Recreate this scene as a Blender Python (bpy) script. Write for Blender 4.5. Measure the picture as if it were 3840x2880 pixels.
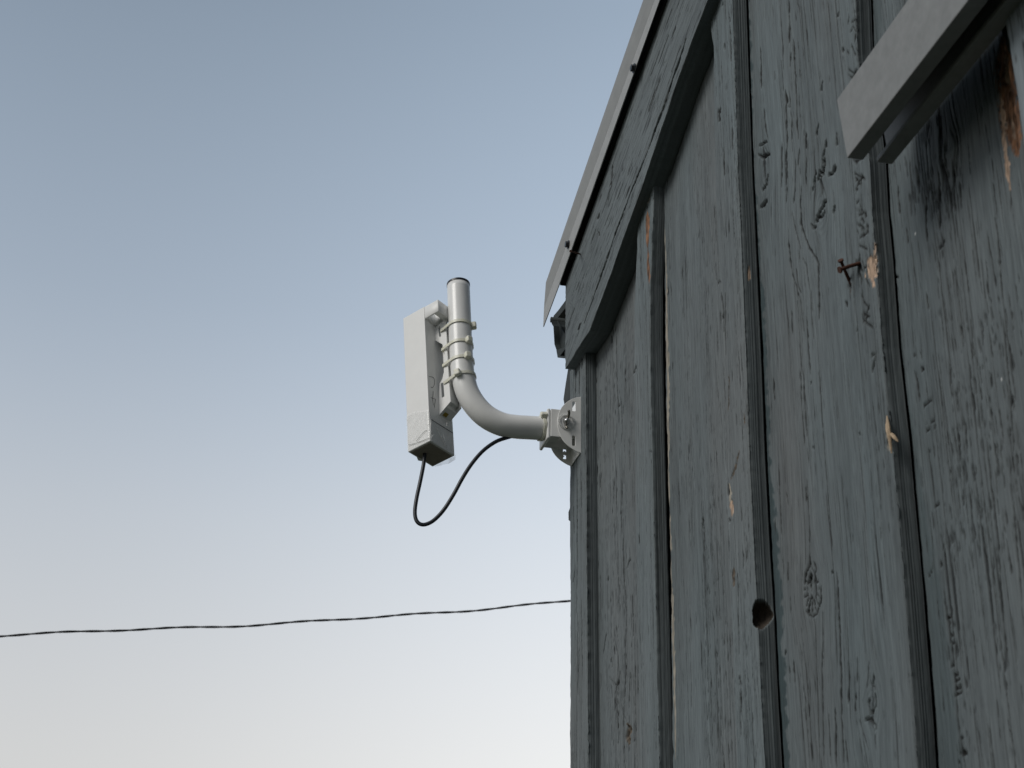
import bpy, bmesh, math, random
import numpy as np
from mathutils import Vector, Matrix
R = math.radians
scene = bpy.context.scene
for o in list(bpy.data.objects): bpy.data.objects.remove(o)
COL = scene.collection

# ------------------------------------------------------------------ camera
F = 5780.0                                     # focal length in px of the 3840 px wide photograph
_up = np.array([230, 12500., F]); _up /= np.linalg.norm(_up)
_y = np.array([-1423., -(F*F+230*-1423.)/12500, F]); _y /= np.linalg.norm(_y)
_x = -np.cross(_y, _up)
if _x[0] < 0: _x = -_x
MW = np.array([_x, _y, _up])                   # rows: world X (into shed), Y (along gable, away), Z in camera (right, up, fwd)
CAM = np.array([0, 0, 1.6])
cam_d = bpy.data.cameras.new('camera'); cam = bpy.data.objects.new('camera', cam_d); COL.objects.link(cam)
cr, cu, cf = MW[:, 0], MW[:, 1], MW[:, 2]
cam.matrix_world = Matrix(((cr[0], cu[0], -cf[0], CAM[0]), (cr[1], cu[1], -cf[1], CAM[1]), (cr[2], cu[2], -cf[2], CAM[2]), (0, 0, 0, 1)))
cam_d.sensor_width = 36; cam_d.lens = 36*F/3840; cam_d.clip_start = .05; cam_d.clip_end = 4000
cam_d.dof.use_dof = True; cam_d.dof.focus_distance = 2.75; cam_d.dof.aperture_fstop = 16
scene.camera = cam

# ------------------------------------------------------------------ sky, sun, exposure
SUN_EL, SUN_AZ = R(40), math.atan2(-1, -.40)   # azimuth from +Y towards +X
w = bpy.data.worlds.new('World'); scene.world = w; w.use_nodes = True
nt = w.node_tree; nt.nodes.clear()
out = nt.nodes.new('ShaderNodeOutputWorld'); bg = nt.nodes.new('ShaderNodeBackground')
sky = nt.nodes.new('ShaderNodeTexSky'); sky.sky_type = 'NISHITA'; sky.sun_disc = False
sky.sun_elevation = SUN_EL; sky.sun_rotation = SUN_AZ
sky.altitude = 0; sky.air_density = 1.0; sky.dust_density = 2.0; sky.ozone_density = 1.0
bg.inputs[1].default_value = .1
# dusk haze: the clear-sky model is blended with a pale, warm-to-blue gradient over elevation
geo = nt.nodes.new('ShaderNodeTexCoord'); sep = nt.nodes.new('ShaderNodeSeparateXYZ'); nt.links.new(geo.outputs['Generated'], sep.inputs[0])
rmp = nt.nodes.new('ShaderNodeValToRGB'); nt.links.new(sep.outputs['Z'], rmp.inputs[0]); cr_ = rmp.color_ramp; cr_.interpolation = 'B_SPLINE'
for k_, (p_, c_) in enumerate([(0., (.74, .72, .67)), (.17, (.73, .715, .69)), (.33, (.56, .605, .655)), (.457, (.375, .45, .545)), (.62, (.262, .326, .402)), (1., (.13, .18, .25))]):
    e_ = cr_.elements[k_] if k_ < 2 else cr_.elements.new(p_)
    e_.position = p_; e_.color = (*c_, 1)
hz_ = nt.nodes.new('ShaderNodeMapRange'); hz_.interpolation_type = 'SMOOTHSTEP'; hz_.inputs[1].default_value = -.12; hz_.inputs[2].default_value = .40; hz_.inputs[3].default_value = 9.9; hz_.inputs[4].default_value = 14.5
nt.links.new(sep.outputs['X'], hz_.inputs[0])
vs_ = nt.nodes.new('ShaderNodeVectorMath'); vs_.operation = 'SCALE'; nt.links.new(rmp.outputs[0], vs_.inputs[0])
dt_ = nt.nodes.new('ShaderNodeVectorMath'); dt_.operation = 'DOT_PRODUCT'; dt_.inputs[1].default_value = (.62, -.78, 0); nt.links.new(geo.outputs['Generated'], dt_.inputs[0])
dk_ = nt.nodes.new('ShaderNodeMapRange'); dk_.interpolation_type = 'SMOOTHSTEP'; dk_.inputs[1].default_value = -.45; dk_.inputs[2].default_value = .6; dk_.inputs[3].default_value = 1.; dk_.inputs[4].default_value = .14
nt.links.new(dt_.outputs['Value'], dk_.inputs[0]); ml_ = nt.nodes.new('ShaderNodeMath'); ml_.operation = 'MULTIPLY'; nt.links.new(hz_.outputs[0], ml_.inputs[0]); nt.links.new(dk_.outputs[0], ml_.inputs[1])
nt.links.new(ml_.outputs[0], vs_.inputs['Scale'])
mxs = nt.nodes.new('ShaderNodeMix'); mxs.data_type = 'RGBA'; mxs.inputs[0].default_value = .88
nt.links.new(sky.outputs[0], mxs.inputs[6]); nt.links.new(vs_.outputs[0], mxs.inputs[7])
nt.links.new(mxs.outputs[2], bg.inputs[0]); nt.links.new(bg.outputs[0], out.inputs[0])
sl = bpy.data.lights.new('sun', 'SUN'); sl.energy = 1.8; sl.angle = R(28); sl.color = (1, .97, .92)
so = bpy.data.objects.new('sun', sl); COL.objects.link(so)
sd = Vector((math.sin(SUN_AZ)*math.cos(SUN_EL), math.cos(SUN_AZ)*math.cos(SUN_EL), math.sin(SUN_EL)))
so.rotation_euler = sd.to_track_quat('Z', 'Y').to_euler(); so.location = (-3, -1, 5)
scene.view_settings.view_transform = 'Standard'; scene.view_settings.look = 'None'
scene.view_settings.exposure = 0; scene.view_settings.gamma = 1
scene.render.engine = 'CYCLES'

# ------------------------------------------------------------------ helpers
XW = .70                                       # plane of the under boards of the gable wall

def plane_pt(px, py, p, n):
    d = MW @ np.array([px-1920., 1440.-py, F]); n = np.array(n, float)
    return CAM + d*(n @ (np.array(p)-CAM))/(n @ d)
def wall(px, py, off=0.): return plane_pt(px, py, (XW-off, 0, 0), (1, 0, 0))
def proj(P):                                   # P (...,3) -> px,py
    v = (P-CAM) @ MW
    return 1920+F*v[..., 0]/v[..., 2], 1440-F*v[..., 1]/v[..., 2]

def tag(o, label=None, cat=None, group=None, kind=None):
    if label: o['label'] = label
    if cat: o['category'] = cat
    if group: o['group'] = group
    if kind: o['kind'] = kind
    return o
def empty(name, loc, label, cat, group=None):
    o = bpy.data.objects.new(name, None); COL.objects.link(o); o.location = loc; o.empty_display_size = .05
    return tag(o, label, cat, group)
def link(name, me, mat, parent=None, smooth=False):
    o = bpy.data.objects.new(name, me); COL.objects.link(o)
    if mat and not me.materials: me.materials.append(mat)
    if smooth: me.polygons.foreach_set('use_smooth', [True]*len(me.polygons))
    if parent:
        o.parent = parent; o.matrix_parent_inverse = parent_mat(parent).inverted()
    return o
def parent_mat(p):
    m = Matrix.Translation(p.location)
    if p.parent: m = parent_mat(p.parent) @ p.matrix_parent_inverse @ m if p.type != 'EMPTY' else m
    return m
def bmobj(name, bm, mat, parent=None, smooth=False, bevel=0, seg=2):
    bmesh.ops.recalc_face_normals(bm, faces=bm.faces)
    if bevel:
        es = [e for e in bm.edges if len(e.link_faces) == 2 and e.calc_face_angle(0) > .5]
        bmesh.ops.bevel(bm, geom=es, offset=bevel, segments=seg, affect='EDGES', profile=.5)
    me = bpy.data.meshes.new(name); bm.to_mesh(me); bm.free()
    return link(name, me, mat, parent, smooth)
def quadbox(bm, pts):                          # 8 pts: bottom 4, top 4
    v = [bm.verts.new(tuple(p)) for p in pts]
    for f in ((0, 1, 2, 3), (7, 6, 5, 4), (0, 4, 5, 1), (1, 5, 6, 2), (2, 6, 7, 3), (3, 7, 4, 0)): bm.faces.new([v[i] for i in f])
def box(bm, x0, x1, y0, y1, z0, z1, fr=None):
    P = [(x0, y0, z0), (x1, y0, z0), (x1, y1, z0), (x0, y1, z0), (x0, y0, z1), (x1, y0, z1), (x1, y1, z1), (x0, y1, z1)]
    if fr: P = [fr(*p) for p in P]
    quadbox(bm, P)
def prism(bm, outline, vec):                   # outline: list of 3d pts, extruded by vec
    a = [bm.verts.new(tuple(p)) for p in outline]; b = [bm.verts.new(tuple(np.array(p)+vec)) for p in outline]
    n = len(a); bm.faces.new(a); bm.faces.new(b[::-1])
    for i in range(n): bm.faces.new((a[i], b[i], b[(i+1) % n], a[(i+1) % n]))
def smooth_path(P, n=8):                       # Catmull-Rom
    P = [np.array(p, float) for p in P]; Q = [2*P[0]-P[1]]+P+[2*P[-1]-P[-2]]; o = []
    for i in range(1, len(Q)-2):
        for k in range(n):
            t = k/n; a, b, c, d = Q[i-1:i+3]
            o.append(.5*((2*b)+(c-a)*t+(2*a-5*b+4*c-d)*t*t+(3*b-a-3*c+d)*t**3))
    return o+[P[-1]]
def tube(bm, path, r, seg=16, cap=True, closed=False, sec=None):
    path = [np.array(p, float) for p in path]; n = len(path); rings = []
    T = []
    for i in range(n):
        a = path[i-1] if (i or closed) else path[i]; b = path[(i+1) % n] if (i < n-1 or closed) else path[i]
        t = b-a; T.append(t/np.linalg.norm(t))
    ref = np.array([0, 0, 1.]) if abs(T[0][2]) < .9 else np.array([0, 1., 0])
    u = np.cross(T[0], ref); u /= np.linalg.norm(u)
    for i in range(n):
        u = u-T[i]*(u@T[i]); u /= np.linalg.norm(u); v = np.cross(T[i], u)
        rr = r[i] if hasattr(r, '__len__') else r
        rings.append([bm.verts.new(tuple(path[i]+rr*(math.cos(2*math.pi*k/seg)*u+math.sin(2*math.pi*k/seg)*v))) for k in range(seg)])
    for i in range(n if closed else n-1):
        a, b = rings[i], rings[(i+1) % n]
        for k in range(seg): bm.faces.new((a[k], a[(k+1) % seg], b[(k+1) % seg], b[k]))
    if cap and not closed: bm.faces.new(rings[0][::-1]); bm.faces.new(rings[-1])
def plate(name, outer, holes, O, U, V, N, thick, mat, parent=None, bevel=0):
    """flat plate with real holes; outer/holes are (u,v) lists, thickness along N from 0 to thick"""
    cu_ = bpy.data.curves.new(name, 'CURVE'); cu_.dimensions = '2D'; cu_.fill_mode = 'BOTH'; cu_.extrude = .5*thick*1000; cu_.bevel_depth = 0
    for loop in [outer]+holes:
        s = cu_.splines.new('POLY'); s.points.add(len(loop)-1); s.use_cyclic_u = True
        for p, q in zip(s.points, loop): p.co = (q[0]*1000, q[1]*1000, 0, 1)
    to = bpy.data.objects.new('tmp', cu_); COL.objects.link(to)
    me = bpy.data.meshes.new_from_object(to.evaluated_get(bpy.context.evaluated_depsgraph_get()))
    bpy.data.objects.remove(to); bpy.data.curves.remove(cu_)
    bm = bmesh.new(); bm.from_mesh(me); bpy.data.meshes.remove(me)
    bmesh.ops.remove_doubles(bm, verts=bm.verts, dist=.001)
    O, U, V, N = [np.array(a, float) for a in (O, U, V, N)]
    for v in bm.verts:
        c = v.co; v.co = tuple(O+U*(c.x/1000)+V*(c.y/1000)+N*((c.z/1000)+thick/2))
    return bmobj(name, bm, mat, parent, bevel=bevel, seg=1)

# ------------------------------------------------------------------ numpy noise
_rng = np.random.default_rng(11)
_tab = _rng.random((512, 512))
def vn(x, y, seed=0):
    x = np.asarray(x)+seed*37.3; y = np.asarray(y)+seed*91.7
    xi = np.floor(x).astype(int); yi = np.floor(y).astype(int); fx = x-xi; fy = y-yi
    fx = fx*fx*(3-2*fx); fy = fy*fy*(3-2*fy); a = xi & 511; b = yi & 511; a1 = (a+1) & 511; b1 = (b+1) & 511
    return (_tab[a, b]*(1-fx)+_tab[a1, b]*fx)*(1-fy)+(_tab[a, b1]*(1-fx)+_tab[a1, b1]*fx)*fy
def fbm(x, y, seed=0, o=3):
    s = 0; a = .5; t = 0
    for i in range(o): s = s+a*vn(x*2**i, y*2**i, seed+i*5); t += a; a *= .5
    return s/t
def sstep(a, b, x):
    t = np.clip((x-a)/(b-a), 0, 1); return t*t*(3-2*t)

# ------------------------------------------------------------------ materials
def mat(name, col=(.5, .5, .5), rough=.5, metal=0., bump=0., bscale=300, var=0., vscale=20, attr=False, spec=.5, stretch=None, sss=0, coords='Object', detail=4):
    m = bpy.data.materials.new(name); m.use_nodes = True; t = m.node_tree; b = t.nodes['Principled BSDF']
    b.inputs['Roughness'].default_value = rough; b.inputs['Metallic'].default_value = metal
    b.inputs['Specular IOR Level'].default_value = spec
    tc = t.nodes.new('ShaderNodeTexCoord'); src = tc.outputs[coords]
    if stretch:
        mp = t.nodes.new('ShaderNodeMapping'); mp.inputs['Scale'].default_value = stretch; t.links.new(src, mp.inputs[0]); src = mp.outputs[0]
    if attr:
        a = t.nodes.new('ShaderNodeAttribute'); a.attribute_name = 'Col'; base = a.outputs['Color']
    else:
        rgb = t.nodes.new('ShaderNodeRGB'); rgb.outputs[0].default_value = (*col, 1); base = rgb.outputs[0]
    if var:
        n = t.nodes.new('ShaderNodeTexNoise'); n.inputs['Scale'].default_value = vscale; n.inputs['Detail'].default_value = 6
        n.inputs['Roughness'].default_value = .65; t.links.new(src, n.inputs['Vector'])
        mr = t.nodes.new('ShaderNodeMapRange'); mr.inputs[1].default_value = .25; mr.inputs[2].default_value = .75
        mr.inputs[3].default_value = 1-var; mr.inputs[4].default_value = 1+var; t.links.new(n.outputs['Fac'], mr.inputs[0])
        mx = t.nodes.new('ShaderNodeVectorMath'); mx.operation = 'SCALE'; t.links.new(base, mx.inputs[0]); t.links.new(mr.outputs[0], mx.inputs['Scale']); base = mx.outputs[0]
    t.links.new(base, b.inputs['Base Color'])
    if bump:
        n = t.nodes.new('ShaderNodeTexNoise'); n.inputs['Scale'].default_value = bscale; n.inputs['Detail'].default_value = detail
        t.links.new(src, n.inputs['Vector']); bp = t.nodes.new('ShaderNodeBump'); bp.inputs['Strength'].default_value = 1
        bp.inputs['Distance'].default_value = bump; t.links.new(n.outputs['Fac'], bp.inputs['Height']); t.links.new(bp.outputs[0], b.inputs['Normal'])
    if sss:
        b.inputs['Subsurface Weight'].default_value = sss; b.inputs['Subsurface Radius'].default_value = (.003, .003, .002)
    return m
M_wood = mat('painted_wood', attr=True, rough=.75, bump=.0005, bscale=260, var=.12, vscale=300, stretch=(1, 1, .12), spec=.3)
M_rake = mat('painted_rake_wood', attr=True, rough=.75, bump=.0004, bscale=420, var=.14, vscale=380, spec=.3)
M_dark = mat('dark_inner_wood', (.02, .019, .018), .9, var=.3, vscale=20)
M_galv = mat('galvanised_steel', (.36, .36, .35), .55, .25, bump=.00008, bscale=500, var=.10, vscale=60)
M_rail = mat('dull_zinc_steel', (.205, .21, .207), .6, .1, bump=.0001, bscale=300, var=.16, vscale=60)
M_zdark = mat('grey_coated_steel', (.26, .26, .25), .5, .1, bump=.0001, bscale=200, var=.08, vscale=30)
M_gutter = mat('dark_gutter_steel', (.035, .042, .042), .75, .0, var=.2, vscale=30, spec=.2)
M_plastic = mat('white_plastic', (.79, .79, .775), .42, bump=.00006, bscale=900, var=.03, vscale=30)
M_bottom = mat('brown_plastic', (.30, .26, .22), .6, var=.25, vscale=60)
M_paint = mat('white_enamel', (.79, .79, .775), .28, bump=.00004, bscale=600, var=.05, vscale=25)
M_tie = mat('natural_nylon', (.74, .73, .62), .4, sss=.3, var=.05, vscale=100)
M_black = mat('black_rubber', (.012, .014, .018), .38, bump=.0001, bscale=800)
M_cable = mat('black_cable', (.014, .018, .024), .42)
M_wire = mat('weathered_cable', (.02, .021, .023), .9, spec=.1)
M_steel = mat('bright_zinc', (.55, .55, .55), .22, 1.)
M_rust = mat('rusty_iron', (.075, .03, .018), .85, .3, bump=.0006, bscale=600, var=.4, vscale=400)
M_ink = mat('marker_ink', (.04, .04, .04), .6)
M_yel = mat('yellow_sticker', (.30, .21, .02), .5, var=.1, vscale=200)
M_straw = mat('pale_splinter', (.40, .30, .20), .8, var=.3, vscale=300)
M_roof = mat('roof_sheet', (.16, .16, .16), .5, .3, var=.1, vscale=10)

# clear wrapping tape
M_tape = bpy.data.materials.new('clear_tape'); M_tape.use_nodes = True
t = M_tape.node_tree; b = t.nodes['Principled BSDF']; b.inputs['Base Color'].default_value = (.95, .95, .94, 1)
b.inputs['Roughness'].default_value = .12; b.inputs['Alpha'].default_value = .26; b.inputs['Specular IOR Level'].default_value = .9
n = t.nodes.new('ShaderNodeTexNoise'); n.inputs['Scale'].default_value = 34; n.inputs['Detail'].default_value = 2; n.inputs['Distortion'].default_value = 1.5
tc = t.nodes.new('ShaderNodeTexCoord'); t.links.new(tc.outputs['Object'], n.inputs['Vector'])
bp = t.nodes.new('ShaderNodeBump'); bp.inputs['Distance'].default_value = .0006; t.links.new(n.outputs['Fac'], bp.inputs['Height']); t.links.new(bp.outputs[0], b.inputs['Normal'])
mr = t.nodes.new('ShaderNodeMapRange'); mr.inputs[1].default_value = .35; mr.inputs[2].default_value = .7; mr.inputs[3].default_value = .22; mr.inputs[4].default_value = .46
t.links.new(n.outputs['Fac'], mr.inputs[0]); t.links.new(mr.outputs[0], b.inputs['Alpha'])

# ground: grass
M_ground = mat('grass_ground', (.035, .042, .022), .9, bump=.02, bscale=30, var=.35, vscale=3)
bm = bmesh.new(); bmesh.ops.create_grid(bm, x_segments=60, y_segments=60, size=1500)
for v in bm.verts:
    if v.co.length > 60: v.co.z = -.5+1.0*vn(v.co.x/120, v.co.y/120)
g = bmobj('ground', bm, M_ground); tag(g, kind='structure')

# ------------------------------------------------------------------ shed
YC = 2.611                                     # far corner of the gable wall
shed = empty('wooden_shed', (2.7, .3, 0), 'weathered blue grey board and batten shed with metal verge trim and peeling paint', 'shed')
def lerp_edge(pts, off):                       # px list -> function y(z)
    P = [wall(*p, off) for p in pts]; P.sort(key=lambda q: q[2])
    zs = np.array([q[2] for q in P]); ys = np.array([q[1] for q in P])
    return lambda z: np.interp(z, zs, ys)

PAINT = np.array([.114, .132, .138])
WOODC = np.array([.46, .33, .24]); WOODG = np.array([.30, .27, .22]); BROWN = np.array([.21, .105, .055])

# features in photograph pixels, laid on the wall's real surface: (points, half width px, depth m, kind)
S = []
def crack(pts, wd=2.2, depth=.0022, kind='crack'): S.append((np.array(pts, float), wd, depth, kind))
# rake board
RAKE = []
def rcrack(pts, wd=2.2, depth=.004): RAKE.append((np.array(pts, float), wd, depth, 'crack'))
rcrack([(2572, 143), (2560, 190), (2530, 275), (2500, 370), (2470, 450), (2438, 540), (2431, 560)], 3.2, .009)
rcrack([(2428, 566), (2400, 640), (2374, 700), (2340, 790), (2300, 900), (2262, 1010), (2228, 1110)], 3.4, .009)
rcrack([(2228, 1110), (2205, 1170), (2190, 1215)], 1.6, .004)
rcrack([(2238, 822), (2243, 815), (2248, 800)], 4, .003); rcrack([(2245, 870), (2248, 885)], 3, .003)
rcrack([(2168, 1240), (2175, 1218), (2180, 1212)], 2.5, .003); rcrack([(2298, 620), (2290, 700)], 3, .002); rcrack([(2215, 915), (2235, 860)], 1.5, .002)
for i in range(24):
    tt = random.Random(i*7+3); yy = tt.uniform(20, 1180); x0 = 2499-(yy)*.355; x1 = 2650-(yy)*.355
    if yy > 900: x0 = max(x0, 2130)
    xx = tt.uniform(x0+20, x1-15); L = tt.uniform(20, 110); rcrack([(xx, yy), (xx-L*.36, yy+L)], tt.uniform(.7, 1.2), .0010)
# U0 + corner
for c in [[(2160, 1340), (2158, 1480), (2157, 1560)], [(2172, 1310), (2172, 1500)], [(2182, 1300), (2183, 1380)], [(2165, 1800), (2163, 2050), (2162, 2300)], [(2178, 1760), (2180, 1900)],
          [(2155, 2140), (2150, 2180), (2148, 2180)], [(2165, 2300), (2166, 2600)], [(2180, 2250), (2182, 2500)], [(2150, 1900), (2152, 2000)]]: crack(c, 1.5)
for c in [[(2292, 1255), (2293, 1290)], [(2310, 1250), (2312, 1390), (2314, 1470), (2318, 1530), (2322, 1600)], [(2326, 1490), (2331, 1530), (2332, 1610), (2330, 1660)], [(2344, 1380), (2344, 1500)],
          [(2361, 1640), (2362, 1770)], [(2330, 1800), (2328, 1920), (2332, 2000)], [(2336, 2020), (2338, 2160), (2344, 2240), (2350, 2330)], [(2370, 2230), (2375, 2380)], [(2376, 2080), (2360, 2100), (2352, 2130)],
          [(2274, 2375), (2268, 2410), (2262, 2450)], [(2292, 2465), (2294, 2500)], [(2318, 2590), (2322, 2560), (2324, 2520)], [(2286, 2540), (2300, 2560), (2316, 2575)], [(2345, 2360), (2347, 2500), (2342, 2600), (2338, 2640)],
          [(2380, 2450), (2382, 2650), (2384, 2820)], [(2362, 2520), (2358, 2640)], [(2314, 2620), (2318, 2800)], [(2336, 2650), (2340, 2860)], [(2392, 2550), (2392, 2600)]]: crack(c, 1.6)
crack([(2383, 1372), (2380, 1395), (2376, 1402)], 4, .004); crack([(2324, 1516), (2321, 1524)], 3, .003); crack([(2436, 1690), (2444, 1691)], 2.5, .002); crack([(2396, 2008), (2398, 2040)], 2)
crack([(2292, 2476), (2295, 2500)], 3.5, .004); crack([(2316, 2572), (2320, 2555)], 5, .005); crack([(2274, 2170), (2280, 2178), (2282, 2160)], 1.8)
crack([(2356, 2715), (2360, 2735), (2352, 2760), (2357, 2790)], 8, .004, 'rot')
crack([(2356, 2712), (2356, 2720)], 4, -.004, 'grey')
# U1 (between second and third batten)
for c in [[(2706, 1100), (2712, 1160), (2716, 1240)], [(2720, 1100), (2722, 1330)], [(2700, 1170), (2703, 1230)]]: crack(c, 1.6)
crack([(2692, 1062), (2698, 1055), (2705, 1060)], 2); crack([(2710, 1185), (2711, 1196)], 4, .003)
crack([(2774, 1690), (2764, 1730), (2752, 1770), (2738, 1800)], 3.5, .002, 'rot')
crack([(2734, 1812), (2738, 1850), (2737, 1880)], 6, .002, 'grey'); crack([(2741, 1880), (2744, 1910), (2745, 1935)], 8, .0015, 'wood')
crack([(2742, 1878), (2748, 1885)], 4, .003); crack([(2734, 1955), (2740, 1950)], 6, .006); crack([(2730, 1815), (2730, 1860)], 2, .003)
crack([(2638, 1945), (2634, 1975), (2640, 1990)], 4.5, .006); crack([(2640, 2000), (2641, 2030)], 1.8)
crack([(2734, 1400), (2734, 1500), (2730, 1550)], 2.2, .002, 'rot'); crack([(2790, 1550), (2793, 1590)], 4, .002, 'rot')
crack([(2753, 2130), (2750, 2200)], 5, .0015, 'rot'); crack([(2786, 2070), (2788, 2130)], 2); crack([(2766, 2150), (2768, 2300), (2772, 2450)], 1.2)
crack([(2774, 2535), (2776, 2570)], 3, .003); crack([(2779, 2590), (2780, 2680)], 2); crack([(2775, 2600), (2778, 2760)], 1.2)
for c in [[(2694, 410), (2696, 430), (2700, 450)], [(2713, 560), (2716, 660)], [(2745, 480), (2747, 560)], [(2738, 100), (2742, 230)], [(2706, 20), (2712, 12)], [(2735, 65), (2739, 80)]]: crack(c, 2.2)
crack([(2718, 165), (2719, 185)], 4, .004); crack([(2700, 405), (2701, 425)], 3, .003); crack([(2697, 455), (2700, 449)], 4, .003)
# wide board U2 (between third and fourth batten)
for c in [[(2925, 0), (2930, 90), (2936, 180), (2938, 260)], [(2958, 0), (2961, 120), (2960, 160)], [(2976, 150), (2978, 210), (2983, 300), (2986, 380), (2988, 460), (2992, 520)],
          [(2946, 340), (2948, 420), (2950, 480), (2951, 560)], [(2960, 350), (2962, 400), (2956, 400), (2950, 350)], [(2930, 230), (2936, 300), (2938, 340)], [(2965, 200), (2963, 250)],
          [(3022, 500), (3020, 560)], [(3023, 600), (3021, 660), (3023, 700)], [(2996, 560), (2992, 620)], [(2852, 180), (2855, 330)], [(2866, 410), (2870, 480), (2880, 520)], [(2905, 270), (2906, 300)],
          [(2965, 420), (2969, 460), (2968, 520)], [(2984, 600), (2980, 700), (2976, 760)], [(2996, 360), (2999, 440)], [(2932, 540), (2932, 700)], [(2948, 560), (2950, 760)], [(3004, 700), (3000, 760), (3002, 800), (3010, 870)],
          [(2958, 900), (2962, 960), (2972, 1030), (2990, 1090)], [(2972, 800), (2980, 850), (2998, 920), (3003, 935)], [(2985, 1010), (2994, 1080), (3004, 1100)], [(2988, 1090), (3000, 1120), (3010, 1200), (3014, 1240)],
          [(3010, 970), (3024, 1000), (3030, 1050), (3036, 1090), (3040, 1130), (3044, 1200), (3050, 1270)], [(2990, 1130), (3000, 1290), (3006, 1400)], [(3024, 1190), (3034, 1350), (3038, 1400)],
          [(3001, 760), (3004, 840), (3016, 880), (3034, 930), (3058, 965), (3066, 990), (3068, 1060), (3070, 1150), (3072, 1200)], [(3002, 1400), (3005, 1520), (3012, 1600), (3015, 1670)],
          [(3012, 1400), (3018, 1540), (3026, 1640)], [(2968, 1170), (2972, 1250)], [(3026, 1800), (3030, 1880), (3034, 1950), (3036, 2000), (3036, 2080)], [(3022, 1830), (3024, 1880)],
          [(3070, 1400), (3082, 1560), (3098, 1760), (3112, 1940), (3122, 2090)], [(2952, 1850), (2955, 1890)], [(2900, 1420), (2904, 1500)], [(2920, 1740), (2926, 1900), (2930, 2000)],
          [(3036, 2080), (3036, 2120), (3022, 2150), (3016, 2190)], [(3052, 2112), (3060, 2135), (3056, 2150)], [(3080, 2200), (3078, 2260), (3062, 2300), (3048, 2312), (3030, 2304), (3020, 2290)],
          [(3042, 2235), (3026, 2300)], [(3044, 2240), (3060, 2290)], [(3052, 2320), (3058, 2360), (3060, 2440), (3064, 2560), (3068, 2680), (3072, 2800), (3074, 2880)],
          [(3085, 2300), (3086, 2420), (3082, 2500), (3086, 2700), (3090, 2880)], [(3137, 2150), (3146, 2300), (3151, 2440), (3154, 2560), (3156, 2700), (3164, 2880)], [(3182, 2490), (3184, 2560), (3182, 2640)],
          [(3215, 2470), (3214, 2560)], [(3258, 2480), (3254, 2540), (3248, 2580)], [(3108, 2680), (3114, 2860)], [(3132, 2660), (3136, 2880)], [(3170, 2780), (3180, 2880)], [(3222, 2700), (3236, 2750), (3256, 2810)],
          [(3210, 2600), (3206, 2670)], [(2975, 2480), (2980, 2560)], [(2960, 2500), (2962, 2560)], [(2935, 2100), (2940, 2150)], [(2955, 2110), (2955, 2180)], [(2966, 2240), (2966, 2300)]]: crack(c, random.Random(len(S)).uniform(1.2, 2.8))
for c, wd in [([(3100, 526), (3094, 560), (3086, 590)], 4), ([(3094, 590), (3090, 610), (3082, 660)], 7), ([(3082, 655), (3072, 640), (3066, 680)], 5), ([(3078, 660), (3080, 700), (3084, 730)], 4.5), ([(3060, 640), (3052, 690), (3044, 720)], 3.5),
              ([(3085, 305), (3082, 325), (3077, 342)], 4), ([(3072, 465), (3065, 490), (3062, 510)], 4), ([(3132, 620), (3124, 645), (3106, 660)], 6), ([(3140, 500), (3136, 545)], 5), ([(3096, 750), (3085, 775), (3074, 795), (3058, 835)], 7.5),
              ([(3094, 790), (3084, 810), (3074, 822)], 4), ([(3062, 850), (3048, 855), (3040, 840)], 4), ([(2876, 530), (2862, 540), (2846, 548)], 4), ([(2842, 580), (2862, 592), (2874, 580), (2888, 578)], 6), ([(2880, 655), (2872, 690), (2858, 715)], 4.5),
              ([(2874, 750), (2862, 770), (2850, 780)], 6), ([(3163, 182), (3161, 195)], 5), ([(3144, 50), (3138, 62)], 3), ([(3040, 2150), (3034, 2180), (3028, 2190)], 6), ([(3040, 2190), (3042, 2215)], 5),
              ([(3276, 2535), (3272, 2570), (3282, 2590)], 5), ([(3282, 2600), (3286, 2640), (3278, 2660), (3262, 2680)], 4), ([(3262, 2680), (3256, 2640), (3262, 2620)], 4), ([(3242, 2700), (3256, 2695), (3268, 2705), (3284, 2725), (3278, 2740)], 5),
              ([(3222, 1625), (3226, 1632)], 4), ([(3040, 1435), (3042, 1438)], 3), ([(3046, 1679), (3054, 1680)], 2), ([(3115, 2148), (3122, 2145)], 2.5), ([(3124, 800), (3132, 770)], 3), ([(2948, 2440), (2944, 2460)], 2)]: crack(c, wd, .005)
for i in range(14):                            # radial checks of the dried knot
    a = i*2*math.pi/14+.2; crack([(3044+14*math.cos(a), 2215+34*math.sin(a)), (3044+30*math.cos(a), 2215+75*math.sin(a)+10)], 1.8, .002)
# fourth batten and wound
crack([(3279, 912), (3280, 960)], 6, .002, 'wood'); crack([(3265, 960), (3262, 1010), (3270, 1060)], 13, .0025, 'wood'); crack([(3280, 955), (3278, 1000), (3282, 1040)], 14, .003, 'wood')
crack([(3268, 1040), (3274, 1060), (3273, 1078)], 7, .002, 'wood'); crack([(3222, 955), (3222, 1000), (3222, 1040)], 3.5, .004); crack([(3208, 985), (3220, 985)], 5, .004)
crack([(3190, 1058), (3188, 1100)], 4, .003, 'rust'); crack([(3182, 1070), (3186, 1080)], 3, .003); crack([(3262, 1335), (3275, 1330), (3280, 1340), (3272, 1380), (3270, 1400)], 4, .004)
crack([(3326, 1600), (3330, 1680), (3340, 1690)], 5, .002, 'grey'); crack([(3172, 1130), (3175, 1150)], 3, .002); crack([(3211, 1235), (3214, 1240)], 3, .002)
for i in range(60):
    tt = random.Random(900+i); yy = tt.uniform(60, 1200); xc = 3185+yy*.055; crack([(xc+tt.uniform(-22, 22), yy), (xc+tt.uniform(-20, 24), yy+tt.uniform(8, 40))], tt.uniform(1.2, 3), .0018)
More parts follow.
